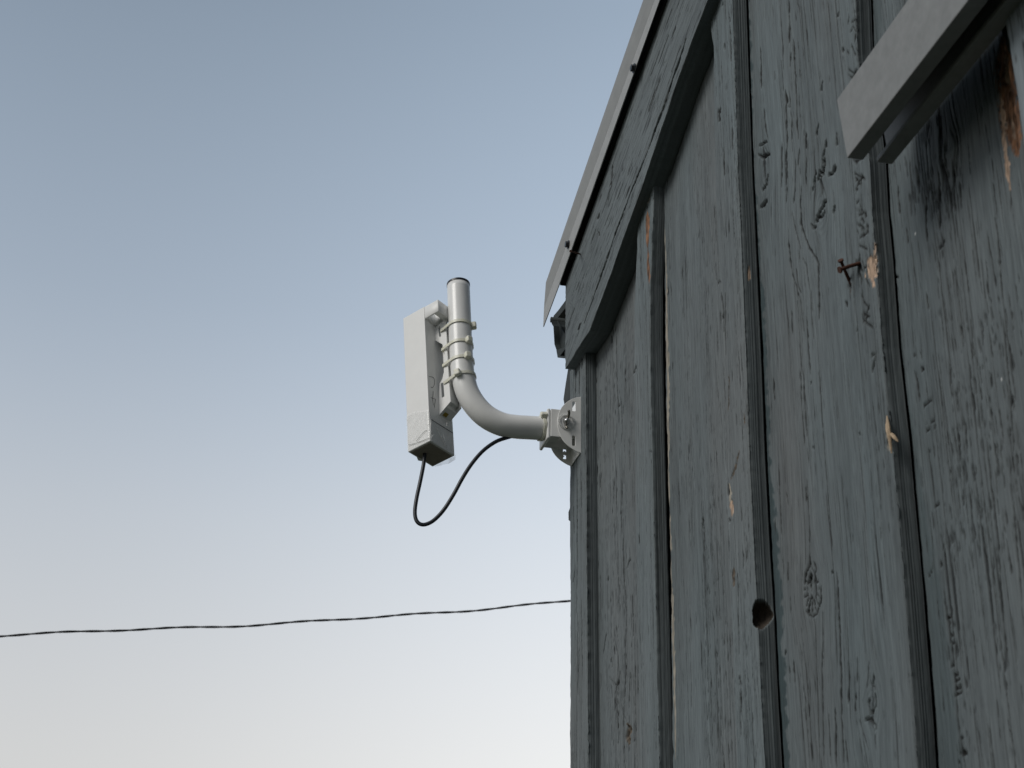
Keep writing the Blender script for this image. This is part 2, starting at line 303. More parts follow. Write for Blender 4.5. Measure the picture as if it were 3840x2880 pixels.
# board U3 right of fourth batten
for c in [[(3398, 860), (3400, 880), (3404, 910)], [(3352, 1040), (3362, 1038), (3372, 1042)], [(3470, 770), (3474, 900)], [(3520, 700), (3526, 860)], [(3574, 640), (3582, 790)], [(3366, 700), (3372, 800)], [(3545, 900), (3515, 935)],
          [(3728, 820), (3740, 880), (3750, 1010), (3760, 1130)], [(3790, 740), (3791, 790)], [(3430, 1390), (3440, 1450), (3446, 1500)], [(3432, 1325), (3424, 1335)], [(3450, 1320), (3456, 1345)],
          [(3538, 2220), (3556, 2350), (3572, 2460), (3580, 2550), (3588, 2660), (3598, 2760), (3612, 2840), (3616, 2880)], [(3700, 1650), (3720, 1850), (3740, 2000), (3760, 2300), (3776, 2500)], [(3800, 1900), (3830, 2250)],
          [(3474, 1100), (3482, 1160)], [(3500, 2130), (3480, 2160)], [(3760, 1200), (3790, 1500), (3800, 1700)]]: crack(c, 2.4)
for i in range(30):
    tt = random.Random(500+i); yy = tt.uniform(1350, 2850); xc = 3455+(yy-1300)*.1; crack([(xc+tt.uniform(-14, 24), yy), (xc+tt.uniform(-20, 10), yy+tt.uniform(6, 22))], tt.uniform(1.5, 3.2), .002)
for i in range(330):                           # weathered, cracked paint of the right board
    tt = random.Random(2500+i); yy = tt.uniform(850, 2100); xc = 3560+tt.uniform(0, 270)
    if yy < 1000+(3840-xc)*.9: continue
    L = tt.uniform(15, 70); crack([(xc, yy), (xc+L*.12, yy+L)], tt.uniform(1.2, 3.), .0015, 'dark')
for i in range(60):                            # moss / dirt smudges below the rail
    tt = random.Random(3300+i); xc = tt.uniform(3380, 3640); yy = tt.uniform(610, 760)-abs(xc-3480)*.3; L = tt.uniform(20, 90)
    crack([(xc, yy), (xc+L*.08, yy+L)], tt.uniform(1.5, 4), .001, 'dark')
# rotten brown stretch beside the right hand trim
crack([(3758, 150), (3765, 240), (3774, 330), (3786, 440), (3800, 520), (3812, 580)], 34, .003, 'brown')
crack([(3745, 350), (3756, 430), (3764, 520), (3773, 600), (3785, 700), (3791, 735)], 8, .001, 'wood')
crack([(3758, 180), (3768, 260), (3776, 340)], 8, .002, 'wood'); crack([(3785, 450), (3795, 520)], 7, .002, 'wood')
# second batten: brown streak; pale raw edge of the next board
crack([(2427, 692), (2427, 760)], 8, .001, 'grey'); crack([(2426, 790), (2427, 860), (2429, 930)], 7, .002, 'brown'); crack([(2429, 930), (2432, 1000), (2434, 1060)], 4, .001, 'brown'); crack([(2424, 775), (2432, 776)], 5, .004)
crack([(2401, 740), (2402, 900), (2402, 1010)], 1.5)
EDGE = [(2500, 860), (2505, 1000), (2508, 1250), (2512, 1400), (2513, 1550), (2514, 1800), (2521, 2000), (2524, 2150), (2531, 2350), (2535, 2500), (2538, 2650), (2541, 2850)]
crack(EDGE, 3.4, .0008, 'grey')
# scar on third batten's side
crack([(2808, 996), (2808, 1020), (2809, 1052)], 7, .001, 'wood')
crack([(3755, 1418), (3757, 1430)], 2, 0, 'white'); crack([(3430, 872), (3432, 880)], 2, 0, 'white')
# darker ragged strip along the right of the third batten
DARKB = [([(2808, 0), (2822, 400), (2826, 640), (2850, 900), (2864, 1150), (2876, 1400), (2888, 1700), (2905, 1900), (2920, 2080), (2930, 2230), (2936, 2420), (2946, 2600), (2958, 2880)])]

KNOTS = [(3078, 790, 34, 110), (3044, 2215, 36, 110), (3268, 2650, 40, 120), (2866, 640, 34, 110), (2300, 2500, 22, 110), (3560, 560, 30, 60), (2270, 1000, 20, 60)]

def seg_field(px, py, strokes):
    """crack depth + tint masks evaluated where the surface points fall in the photograph's coordinates"""
    H = np.zeros_like(px); T = {k: np.zeros_like(px) for k in ('crack', 'dark', 'wood', 'grey', 'brown', 'rot', 'rust', 'white')}
    x0, x1, y0, y1 = px.min(), px.max(), py.min(), py.max()
    wob = (vn(py/7, px/30, 3)-.5)*3+(vn(py/30, px/60, 4)-.5)*6; wv = .55+.9*vn(py/14, px/40, 7)
    for P, wd, dp, kind in strokes:
        if P[:, 0].max() < x0-30 or P[:, 0].min() > x1+30 or P[:, 1].max() < y0-30 or P[:, 1].min() > y1+30: continue
        m = (px > P[:, 0].min()-wd*2-10) & (px < P[:, 0].max()+wd*2+10) & (py > P[:, 1].min()-wd*2-10) & (py < P[:, 1].max()+wd*2+10)
        if not m.any(): continue
        qx = px[m]+wob[m]*(min(.7, wd/5) if strokes is not RAKE and kind in ('crack', 'dark', 'rot') else .28); qy = py[m]; best = np.full(qx.shape, 1e9); along = np.zeros_like(qx)
        L = np.concatenate([[0], np.cumsum(np.hypot(*np.diff(P, axis=0).T))]); tot = L[-1]+1e-6
        for i in range(len(P)-1):
            a = P[i]; d = P[i+1]-a; l2 = d@d+1e-9
            t = np.clip(((qx-a[0])*d[0]+(qy-a[1])*d[1])/l2, 0, 1); ds = np.hypot(qx-a[0]-t*d[0], qy-a[1]-t*d[1])
            u = ds < best; best = np.where(u, ds, best); along = np.where(u, (L[i]+t*math.sqrt(l2))/tot, along)
        ew = np.where(kind in ('crack', 'dark'), np.clip(np.minimum(along, 1-along)*7+.35, 0, 1), np.clip(np.minimum(along, 1-along)*3.5+.22, 0, 1))
        wloc = wd*ew*(wv[m] if kind != 'brown' else .7+.4*wv[m])
        if kind in ('crack', 'dark'): wloc = np.maximum(wloc*(1.3 if wd < 3.2 else .85)*(.75 if P[0, 0] < 2450 else 1), 1.0 if P[0, 0] < 2450 else 1.4)
        fib = .62+.75*vn(qx/2.2, qy/16, 19) if wd > 3.2 and kind == 'crack' else 1.
        if kind in ('wood', 'brown', 'grey'): fib = .55+.9*vn(qx/3, qy/40, 23)
        k = 1-sstep(.75, 1.12, best/(wloc*fib))
        if kind == 'crack': H[m] -= dp*k
        elif kind in ('rot',): H[m] -= dp*k*(vn(qx/3, qy/6, 9)-.2)*2
        else: H[m] -= dp*k*(.4+.6*vn(qx/3.5, qy/25, 9))
        T[kind][m] = np.maximum(T[kind][m], k)
    return H, T

def plank_mesh(name, yl, yr, off, thick, zlo, zhi, seed, parent, dense=(1.80, 3.25), dz=.0032, cols=None, side_cols=16, front_strokes=None, kfun=None, ztop=None, tone=1., scoop=None, material=None, rough_edge=.0015, zdense_res=True, warp=0., paint=PAINT, outw=None):
    """board: far side, front and near side swept over z with a real relief of grain, knots, checks and splits"""
    z = np.concatenate([np.linspace(zlo, dense[0], 8, endpoint=False) if zlo < dense[0] else [], np.arange(max(zlo, dense[0]), min(zhi, dense[1]), dz), [min(zhi, dense[1])], np.linspace(dense[1], zhi, 8)[1:] if zhi > dense[1] else []])
    YL = yl(z)+(fbm(z*60, z*0+seed, seed)-.5)*rough_edge*2; YR = yr(z)+(fbm(z*70, z*0+seed+9, seed+2)-.5)*rough_edge*2+(vn(z*260, z*0, seed)-.5)*rough_edge
    wid = float(np.mean(YL-YR)); n = cols or max(8, int(wid/.0011))
    ns = side_cols
    # profile coordinate: far side (3), front (n), near side (ns)
    u = np.linspace(0, 1, n)
    Yf = YL[:, None]*(1-u)+YR[:, None]*u; Zf = np.repeat(z[:, None], n, 1)
    if ztop is not None: Zf = np.minimum(Zf, ztop(Yf))
    P = np.stack([np.full_like(Yf, XW-off), Yf, Zf], -1); px, py = proj(P)
    # grain coordinate bent round the knots
    gy = Yf.copy(); ring = np.zeros_like(gy)
    for kx, ky, krx, kry in KNOTS:
        c = wall(kx, ky, off); jac = abs(wall(kx+10, ky, off)[1]-c[1])/10
        a = krx*jac; b_ = kry*abs(wall(kx, ky+10, off)[2]-c[2])/10
        dy = Yf-c[1]; dz_ = Zf-c[2]; r2 = (dy/a)**2+(dz_/b_)**2
        if r2.min() > 9: continue
        gy = gy-np.where(r2 > .4, dy/(r2+.6)*.9, dy*.9); ring = np.maximum(ring, np.exp(-r2*1.2)*(.5+.5*np.sin(np.sqrt(r2)*26+3*vn(dy*300, dz_*80, 2))))
    patch = sstep(.42, .68, fbm(Yf*22, Zf*2.3, seed+20)); patch2 = sstep(.5, .75, fbm(Yf*30, Zf*1.6, seed+31))
    fine = fbm(gy*700, Zf*22, seed, 3); med = fbm(gy*230, Zf*5, seed+3, 3)
    tick = sstep(.79, .84, vn(gy*760, Zf*45, seed+5)*.6+vn(gy*380, Zf*14, seed+6)*.4+.10*patch-.03)
    lines = (.55 if seed < 10 else 1)*sstep(.755, .80, fbm(gy*520, Zf*6, seed+8, 2)+.10*patch2)
    rag = sstep(.64, .78, vn(gy*430, Zf*120, seed+13)*.55+fbm(gy*160, Zf*60, seed+14, 2)*.45)*patch*patch2
    H = .0005*(fine-.5)+.0009*(med-.5)-.0012*tick-.0014*lines-.0016*rag+.0012*(fbm(Yf*16, Zf*3, seed+40)-.5)-.0008*ring
    Hs, T = seg_field(px, py, S if front_strokes is None else front_strokes); H = H+Hs
    edge = np.minimum(u, 1-u)*wid; H = H-.0012*np.exp(-(edge/.0013)**2)
    if outw is not None: H = H+outw(Yf, Zf)
    # colour
    tn = tone*(1+.45*(fbm(Yf*9, Zf*2.2, seed+50)-.5)+.40*(fbm(gy*140, Zf*4, seed+51)-.5)+.45*(fine-.5)+.30*(vn(gy*1100, Zf*60, seed+52)-.5))
    C_ = paint[None, None]*tn[..., None]*(1+np.stack([(fbm(Yf*7, Zf*2, seed+60)-.5)*.16, 0*Yf, -(fbm(Yf*7, Zf*2, seed+60)-.5)*.05], -1))
    def mix(C, col, k): return C*(1-k[..., None])+np.asarray(col)*k[..., None]
    db = np.zeros_like(px)
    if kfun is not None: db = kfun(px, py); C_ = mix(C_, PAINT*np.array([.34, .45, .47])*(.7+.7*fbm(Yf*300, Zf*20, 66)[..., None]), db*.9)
    C_ = mix(C_, C_*.12, np.clip(tick*.95+lines*.9+rag*.9, 0, 1)); C_ = mix(C_, C_*.35, T['dark']*.8)
    C_ = mix(C_, np.array([.004, .0045, .0045]), T['crack'])
    gcol = .55+.9*vn(px/2.5, py/30, 77)[..., None]
    C_ = mix(C_, WOODG*gcol, T['grey']*.85); C_ = mix(C_, BROWN*(.1+1.9*(vn(px/4, py/34, 78)*.6+vn(px/9, py/15, 83)*.4)[..., None]**1.3), sstep(.1, .6, T['brown']))
    C_ = mix(C_, WOODC*(.4+.95*vn(px/2.4, py/26, 79)[..., None]), sstep(.1, .6, T['wood'])); C_ = mix(C_, np.array([.05, .04, .03])*(.4+2.4*vn(px/4, py/6, 80)[..., None]), T['rot'])
    C_ = mix(C_, [.10, .05, .03], T['rust']*.6); C_ = mix(C_, [.7, .7, .7], T['white'])
    V = P.copy(); V[..., 0] -= H
    # near side
    s = np.linspace(0, 1, ns+1)[1:]; YRs = yr(z); Ys = YRs[:, None]+(YR-YRs)[:, None]*np.exp(-s[None]*6); Zs = np.repeat(Zf[:, -1:], ns, 1); Xs = (XW-off)+thick*np.repeat(s[None], len(z), 0)
    stria = fbm(Xs*900, Zs*1.2, seed+70, 2)+.12*np.sin(Xs*3900+3*vn(Zs*2, Xs*0, seed)+seed)
    Hn = .0014*(stria-.5)+.0004*(fbm(Xs*200, Zs*60, seed+71)-.5)
    Ps = np.stack([Xs, Ys-0*Hn, Zs], -1); qx, qy = proj(Ps); Hb, Tb = seg_field(qx, qy, [k for k in S if k[3] == 'wood'])
    Ps[..., 1] -= Hn+Hb
    tn2 = tone*(.92+.5*(stria-.5)+.25*(fbm(Xs*40, Zs*9, seed+72)-.5))
    Cs = paint[None, None]*tn2[..., None]
    Cs = mix(Cs, Cs*.35, sstep(.62, .74, fbm(Xs*1100, Zs*2.5, seed+73, 2))*.8)
    Cs = mix(Cs, WOODC*(.5+.8*vn(qx/3, qy/22, 79)[..., None]), sstep(.1, .6, Tb['wood'])*sstep(.35, .5, vn(qx/5, qy/14, 88)))
    # far side
    Yl = np.repeat(YL[:, None], 2, 1); Zl = np.repeat(Zf[:, :1], 2, 1); Xl = np.repeat(np.array([[XW-off+thick, XW-off+thick*.5]]), len(z), 0)
    Pl = np.stack([Xl, Yl, Zl], -1); Cl = np.repeat((paint*.8)[None, None], len(z), 0).repeat(2, 1)
    Vall = np.concatenate([Pl, V, Ps], 1); Call = np.concatenate([Cl, C_, Cs], 1)
    if scoop is not None: Vall, Call = scoop(Vall, Call)
    nz, nu = Vall.shape[:2]; verts = Vall.reshape(-1, 3)
    idx = np.arange(nz*nu).reshape(nz, nu); quads = np.stack([idx[:-1, :-1], idx[1:, :-1], idx[1:, 1:], idx[:-1, 1:]], -1).reshape(-1, 4)
    me = bpy.data.meshes.new(name); me.vertices.add(len(verts)); me.vertices.foreach_set('co', verts.ravel().astype(np.float32))
    nf = len(quads); capl = [idx[0][::-1], idx[-1]]
    loops = np.concatenate([quads.ravel()]+capl); me.loops.add(len(loops)); me.loops.foreach_set('vertex_index', loops.astype(np.int32))
    me.polygons.add(nf+2); st = np.concatenate([np.arange(nf)*4, [nf*4, nf*4+nu]]); me.polygons.foreach_set('loop_start', st.astype(np.int32))
    me.update(calc_edges=True)
    ca = me.color_attributes.new('Col', 'FLOAT_COLOR', 'POINT'); cc = np.ones((len(verts), 4), np.float32); cc[:, :3] = np.clip(Call.reshape(-1, 3), .004, 1)
    ca.data.foreach_set('color', cc.ravel())
    sm = np.ones(nf+2, bool); sm[-2:] = False; me.polygons.foreach_set('use_smooth', sm)
    return link(name, me, material or M_wood, parent)

T22 = .022
# ---- edges of the battens, read off the wall
e_b1L = lambda z: np.interp(z, [1.8, 2.2, 2.4, 2.62, 2.76, 2.86], [YC-.004, YC, YC-.002, YC+.004, YC-.002, YC+.004])
e_b1R = lerp_edge([(2194, 1290), (2196, 1700), (2199, 2200), (2204, 2880)], T22)
e_b2R = lerp_edge([(2452, 636), (2446, 811), (2437, 1064), (2436, 1300), (2441, 1600), (2451, 2060), (2470, 2880)], T22)
e_b3R = lerp_edge([(2740, -120), (2745, 0), (2765, 640), (2775, 850), (2785, 1100), (2797, 1380), (2808, 1700), (2826, 2080), (2834, 2215), (2842, 2380), (2852, 2620), (2866, 2880)], T22)
e_b4R = lerp_edge([(3200, -120), (3205, 0), (3212, 200), (3257, 600), (3267, 790), (3284, 980), (3291, 1085), (3305, 1300), (3343, 1662), (3357, 1833), (3390, 2205), (3428, 2728), (3436, 2880)], .020)
e_b2L = lambda z: e_b2R(z)+.088
e_b3L = lambda z: np.interp(z, [2.9, 3.02, 3.06, 3.1, 3.3], [.088, .082, .092, .090, .070])+e_b3R(z)
e_b4L = lambda z: e_b4R(z)+.07
zroof = lambda y: 2.845+(2.37-y)*math.tan(R(17.7))          # lower edge of the rake board
# scoop: knot hole on the near edge of the third batten
def scoop3(V, C):
    c = wall(2852, 2282, T22+.002)+np.array([.004, .004, 0])
    d = (V-c)/np.array([.020, .030, .0195]); r = np.linalg.norm(d, axis=-1); lump = .9+.2*vn(V[..., 2]*120, V[..., 0]*160, 5)
    ins = r < lump; k = np.where(ins, (1-(r/lump)), 0)
    V = V.copy(); V[..., 1] += k**.5*.034*ins; V[..., 0] += k**.5*.014*ins
    V[..., 0] += np.where(ins, .002*(vn(V[..., 2]*500, V[..., 1]*500, 6)-.5), 0)
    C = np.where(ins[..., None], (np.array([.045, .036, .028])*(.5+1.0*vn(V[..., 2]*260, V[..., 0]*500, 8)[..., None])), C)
    return V, C
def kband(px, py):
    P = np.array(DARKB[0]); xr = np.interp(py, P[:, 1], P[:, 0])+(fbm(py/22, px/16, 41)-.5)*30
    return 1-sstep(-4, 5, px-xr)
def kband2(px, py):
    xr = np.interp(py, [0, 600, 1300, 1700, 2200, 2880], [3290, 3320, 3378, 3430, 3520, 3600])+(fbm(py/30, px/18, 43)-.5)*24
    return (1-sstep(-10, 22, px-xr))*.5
Z0 = .12
ZT = lambda y: zroof(y)+.09
# under boards (gap between boards hidden behind each batten)
U1L = lerp_edge([(2497, 600), (2500, 1000), (2503, 1250), (2510, 1700), (2522, 2100), (2533, 2880)], 0)
U2L = lambda z: e_b3R(z)-.005
U3L = lambda z: e_b4R(z)-.004
def cst(v): return lambda z: z*0+v
def cup(y0, amt): return lambda Y, Z: amt*np.exp(-((y0(Z)-Y)/.018)**2)
plank_mesh('siding_board', cst(YC-.002), lambda z: e_b2R(z)+.05, 0, T22, Z0, 3.0, 3, shed, ztop=ZT, cols=190, tone=1.02)
plank_mesh('siding_board', U1L, lambda z: e_b3R(z)+.04, 0, T22, Z0, 3.2, 7, shed, ztop=ZT, cols=340, outw=cup(U1L, .004), rough_edge=.003)
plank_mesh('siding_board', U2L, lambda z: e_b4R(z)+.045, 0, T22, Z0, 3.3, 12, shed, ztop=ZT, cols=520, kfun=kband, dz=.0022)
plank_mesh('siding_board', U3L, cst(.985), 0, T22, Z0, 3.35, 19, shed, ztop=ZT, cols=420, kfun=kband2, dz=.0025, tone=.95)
plank_mesh('siding_board', cst(.975), cst(.64), 0, T22, Z0, 3.45, 23, shed, ztop=ZT, cols=60, dz=.01)
# battens
zb1 = wall(2200, 1288, T22)[2]; zb2 = wall(2452, 636, T22)[2]
plank_mesh('batten', e_b1L, e_b1R, T22, T22, Z0, zb1, 31, shed, cols=90, side_cols=22, tone=.95, rough_edge=.003)
plank_mesh('batten', e_b2L, e_b2R, T22, T22, Z0, zb2, 37, shed, cols=80, side_cols=20, tone=1.12)
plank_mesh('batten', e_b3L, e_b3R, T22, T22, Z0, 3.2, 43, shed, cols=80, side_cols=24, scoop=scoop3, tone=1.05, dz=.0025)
plank_mesh('batten', e_b4L, e_b4R, .020, .020, Z0, 3.3, 47, shed, cols=80, side_cols=20, tone=.95, dz=.0025)
# fifth batten (rotten) and the narrow newer trim nailed over it
o5 = plank_mesh('batten', cst(1.035), cst(.93), .020, .020, Z0, 3.4, 53, shed, cols=90, side_cols=8, tone=.9)
o5['label'] = 'batten with rotten bare brown wood showing through its paint'
tl = lerp_edge([(3755, 0), (3782, 170), (3808, 330), (3838, 560), (3900, 900)], .045)
plank_mesh('trim_strip', lambda z: tl(np.maximum(z, 2.2)), lambda z: tl(np.maximum(z, 2.2))-.045, .045, .024, 2.2, 3.4, 59, shed, cols=30, side_cols=6, tone=1.5, front_strokes=[], rough_edge=.0004, dz=.006, paint=np.array([.105, .122, .132]))
# rest of the gable further back and the other walls
yy = .64
k = 0
while yy > -1.9:
    plank_mesh('siding_board', cst(yy-.004), cst(yy-.35), 0, T22, Z0, zroof(yy-.35)+.09 if yy-.35 > .3 else ZT(.3), 70+k, shed, cols=20, dz=.03)
    plank_mesh('batten', cst(yy+.045), cst(yy-.045), T22, T22, Z0, zroof(max(yy, .3))-.02, 90+k, shed, cols=10, side_cols=3, dz=.03)
    yy -= .354; k += 1
bm = bmesh.new()
YB = -2.0; ridge_y = .3; zr = zroof(ridge_y)+.1; ze = zroof(2.6)+.08
for x in (.73, 4.6):                           # dark core added behind boards to block light, and the far gable
    prism(bm, [(x, YC-.03, .1), (x, YB+.03, .1), (x, YB+.03, ze), (x, ridge_y, zr), (x, YC-.03, ze)], np.array([.02, 0, 0]))
box(bm, .752, 4.598, YC-.05, YC-.03, .1, ze); box(bm, .752, 4.598, YB+.03, YB+.05, .1, ze)
bmobj('light_block_core', bm, M_dark, shed)
bm = bmesh.new()                               # long walls clad with the same boards
x = .73
while x < 4.6: box(bm, x, x+.24, YC-.028, YC-.006, .12, ze-.02); box(bm, x+.21, x+.28, YC-.006, YC+.014, .12, ze-.03); x += .25
me_side = bm
M_side = mat('plain_painted_wood', tuple(PAINT), .75, var=.15, vscale=12, stretch=(1, 1, .1))
bmobj('eave_wall', bm, M_side, shed)
bm = bmesh.new(); box(bm, .7, 4.6, YB, YB+.028, .12, ze-.02); bmobj('back_wall', bm, M_side, shed)
bm = bmesh.new(); box(bm, .72, 4.58, YB+.03, YC-.03, 0, .1); bmobj('sill_stone', bm, mat('foundation', (.25, .24, .22), .9, var=.2), shed)
# corner trim on the far wall with its broken lump
bm = bmesh.new()
pr = [plane_pt(*p, (.699, 0, 0), (1, 0, 0)) for p in [(2134, 1360), (2121, 1440), (2113, 1497), (2116, 1514), (2129, 1524), (2150, 1524), (2150, 1360)]]
prism(bm, pr, np.array([.03, 0, 0])); o = bmobj('corner_block', bm, mat('dark_stained_block', (.035, .042, .044), .8, var=.3, vscale=40), shed)
bm = bmesh.new(); box(bm, .702, .80, YC-.0045, YC+.016, .12, 2.62); bmobj('corner_board', bm, M_side, shed, bevel=.002)

# ---- rake board (barge board) along the roof edge
OFR = .040
lowP = [(2690, -110), (2653, 0), (2585, 181), (2543, 295), (2408, 700), (2352, 850), (2286, 1040), (2212, 1235)]
topP = [(2540, -110), (2499, 0), (2250, 700), (2119, 1077)]
LW = [wall(*p, OFR) for p in lowP]; TW = [wall(*p, OFR) for p in topP]
tail = wall(2120, 1382, OFR); tl_top = wall(2119, 1077, OFR)
def rake():
    # local grid: along roof (s) from the tail up, across (t) bottom to top
    ylow = np.array([q[1] for q in LW])[::-1]; zlow = np.array([q[2] for q in LW])[::-1]   # decreasing y
    slope = math.tan(R(17.6)); yend = -.0
    NS = 620; NT = 150
    ys = np.linspace(0, 1, NS)**1.0*(tail[1]-1.70)
    y = tail[1]-ys; 
    lowz = lambda yy: np.where(yy > LW[-1][1], tail[2]-.001+(LW[-1][2]-tail[2])*(tail[1]-yy)/(tail[1]-LW[-1][1]+1e-9), np.interp(-yy, -ylow[::1], zlow[::1]))
    a, b_ = TW[1], TW[3]; topz = lambda yy: a[2]+(yy-a[1])*(b_[2]-a[2])/(b_[1]-a[1])
    t = np.linspace(0, 1, NT); Y = np.repeat(y[:, None], NT, 1)
    lo = lowz(y)+(fbm(y*45, y*0, 5)-.5)*.004; hi = np.maximum(topz(y), lo+.002)
    Z = lo[:, None]*(1-t)+hi[:, None]*t
    Y = Y+np.where(np.arange(NS)[:, None] == 0, (fbm(Z*160, Z*0, 8)-.5)*.006, 0)
    P = np.stack([np.full_like(Y, XW-OFR), Y, Z], -1); px, py = proj(P)
    g = Z-(-Y)*slope; al = -Y
    fine = fbm(g*800, al*25, 101, 3); med = fbm(g*250, al*6, 103, 3); patch = sstep(.5, .75, fbm(g*20, al*3, 105))*.7
    tick = sstep(.78, .85, vn(g*800, al*50, 106)*.55+vn(g*420, al*15, 107)*.45+.1*patch)
    rag = .5*sstep(.66, .8, vn(g*420, al*110, 108)*.55+fbm(g*150, al*60, 109, 2)*.45)*patch
    Hs, T = seg_field(px, py, RAKE)
    H = .0006*(fine-.5)+.0010*(med-.5)-.0012*tick-.0012*rag+Hs
    tn = 1.08*(1+.4*(fbm(Y*9, Z*9, 110)-.5)+.4*(fbm(g*120, al*4, 111)-.5)+.4*(fine-.5))
    mould = sstep(.56, .84, fbm(g*260, al*40, 130, 3))*.6; tn = tn*(1-mould)
    C = PAINT[None, None]*tn[..., None]; kk = np.clip(tick+rag, 0, 1)[..., None]*.8; C = C*(1-kk)+C*.35*kk
    kc = T['crack'][..., None]*.9; C = C*(1-kc)+np.array([.02, .022, .022])*kc
    V = P.copy(); V[..., 0] -= H
    # wrap: underside, front, top, back
    nb = 12; xs = np.linspace(XW-.001, XW-OFR, nb, endpoint=False)
    Un = np.stack([np.repeat(xs[None], NS, 0), np.repeat(y[:, None], nb, 1), np.repeat(lo[:, None], nb, 1)], -1)
    hu = fbm(Un[..., 0]*800, Un[..., 1]*3, 120, 2); Un[..., 2] += .0016*(hu-.5); Un[0, :, 1] = V[0, 0, 1]
    Cu = PAINT[None, None]*(.7+.6*hu[..., None])
    Tp = np.stack([np.full((NS, 1), XW-.001), Y[:, -1:], Z[:, -1:]], -1); Ct = C[:, -1:]
    A = np.concatenate([Un, V, Tp], 1); CC = np.concatenate([Cu, C, Ct], 1)
    # coarse continuation up to the ridge and beyond the frame
    ext = []
    for yy in (1.2, .7, ridge_y): 
        q = A[-1].copy(); dy = yy-q[:, 1]; q[:, 1] = yy; q[:, 2] += -dy*slope; ext.append(q)
    A = np.concatenate([A, np.array(ext)], 0); CC = np.concatenate([CC, np.repeat(CC[-1:], 3, 0)], 0)
    nz, nu = A.shape[:2]; idx = np.arange(nz*nu).reshape(nz, nu); quads = np.stack([idx[:-1, :-1], idx[:-1, 1:], idx[1:, 1:], idx[1:, :-1]], -1).reshape(-1, 4)
    me = bpy.data.meshes.new('rake_board'); verts = A.reshape(-1, 3); me.vertices.add(len(verts)); me.vertices.foreach_set('co', verts.ravel().astype(np.float32))
    loops = np.concatenate([quads.ravel(), idx[0][::-1]]); me.loops.add(len(loops)); me.loops.foreach_set('vertex_index', loops.astype(np.int32)); nf = len(quads)
    me.polygons.add(nf+1); me.polygons.foreach_set('loop_start', (np.arange(nf+1)*4).astype(np.int32)); me.update(calc_edges=True)
    ca = me.color_attributes.new('Col', 'FLOAT_COLOR', 'POINT'); cc = np.ones((len(verts), 4), np.float32); cc[:, :3] = np.clip(CC.reshape(-1, 3), .004, 1); ca.data.foreach_set('color', cc.ravel())
    sm = np.ones(nf+1, bool); sm[-1] = False; me.polygons.foreach_set('use_smooth', sm)
    return link('rake_board', me, M_rake, shed)
rk = rake()

# ---- verge: coated steel roof edge with a paler drip strip, its bottom end cut plumb and standing past the eave
OV = .054
def vp(px, py, off=OV): return wall(px, py, off)
a_t, a_b = vp(2454, 0, OV), vp(2040, 1153, OV)            # fold line between the two strips
dirn = (a_t-a_b); dirn /= np.linalg.norm(dirn)
up_end = a_b-dirn*0; far_up = a_b+dirn*(a_b[1]-ridge_y)/abs(dirn[1])
topA = vp(2047, 1059, OV+.004); tA0 = vp(2412, 0, OV+.004); dA = tA0-topA; dA /= np.linalg.norm(dA); topF = topA+dA*(topA[1]-ridge_y)/abs(dA[1])
botB = vp(2037, 1226, OV-.001); b1 = vp(2094, 1073, OV-.001); b0 = vp(2473, 0, OV-.001); dB = b0-b1; dB /= np.linalg.norm(dB); botF = b1+dB*(b1[1]-ridge_y)/abs(dB[1])
def sheet(name, quads, th, m, parent):
    bm = bmesh.new()
    for q in quads: prism(bm, q, np.array([th, 0, 0]))
    return bmobj(name, bm, m, parent)
sheet('verge_flashing', [[topA, a_b, far_up, topF]], .0015, M_zdark, shed)
drip = sheet('drip_strip', [[a_b+[0, 0, -.0005], botB, b1, botF, far_up+[0, 0, -.0005]]], .0016, M_galv, shed)
# roof sheets over the verge, both pitches
bm = bmesh.new()
rt = [np.array(q) for q in (topA+[.0, 0, .0], topF)]
prism(bm, [rt[0]+[.006, -.02, -.004], rt[1]+[.006, 0, -.004], rt[1]+[.006, 0, -.001], rt[0]+[.006, -.02, -.001]], np.array([4.1, 0, 0]))
mir = lambda q: np.array([q[0], 2*ridge_y-q[1], q[2]])
prism(bm, [mir(rt[0])+[.006, 0, -.004], rt[1]+[.006, -.001, -.004], rt[1]+[.006, -.001, -.001], mir(rt[0])+[.006, 0, -.001]], np.array([4.1, 0, 0]))
bmobj('roof', bm, M_roof, shed)
# verge batten: dark strip of timber between the rake board and the flashing
bm = bmesh.new(); q0 = vp(2100, 1070, .043); q1 = vp(2497, 0, .043); d = q1-q0; d /= np.linalg.norm(d); q2 = q0+d*(q0[1]-ridge_y)/abs(d[1])
prism(bm, [q0+[0, 0, 0], q2, q2+[0, 0, .05], q0+[0, 0, .05]], np.array([.04, 0, 0])); bmobj('roof_batten', bm, M_dark, shed)
# little screws in the drip strip and one long nail behind it
def screw(px, py):
    c = vp(px, py, OV+.001); bm = bmesh.new()
    bmesh.ops.create_cone(bm, cap_ends=True, segments=6, radius1=.006, radius2=.006, depth=.005, matrix=Matrix.Translation(Vector(c+[-.003, 0, 0])) @ Matrix.Rotation(R(90), 4, 'Y'))
    bmesh.ops.create_cone(bm, cap_ends=True, segments=12, radius1=.0085, radius2=.0085, depth=.0016, matrix=Matrix.Translation(Vector(c+[0, 0, 0])) @ Matrix.Rotation(R(90), 4, 'Y'))
    return bmobj('screw', bm, M_black, drip)
screw(2377, 256); screw(2130, 917)
def nail(p, q, r, head, m, name='nail', parent=shed, bend=None):
    bm = bmesh.new(); p = np.array(p); q = np.array(q); path = [p, q] if bend is None else smooth_path([p, (p+q)/2+bend, q], 4)
    tube(bm, path, r, 10); d = (q-p)/np.linalg.norm(q-p)
    tube(bm, [q-d*.0006, q+d*.0012], head, 10); return bmobj(name, bm, m, parent, smooth=False)
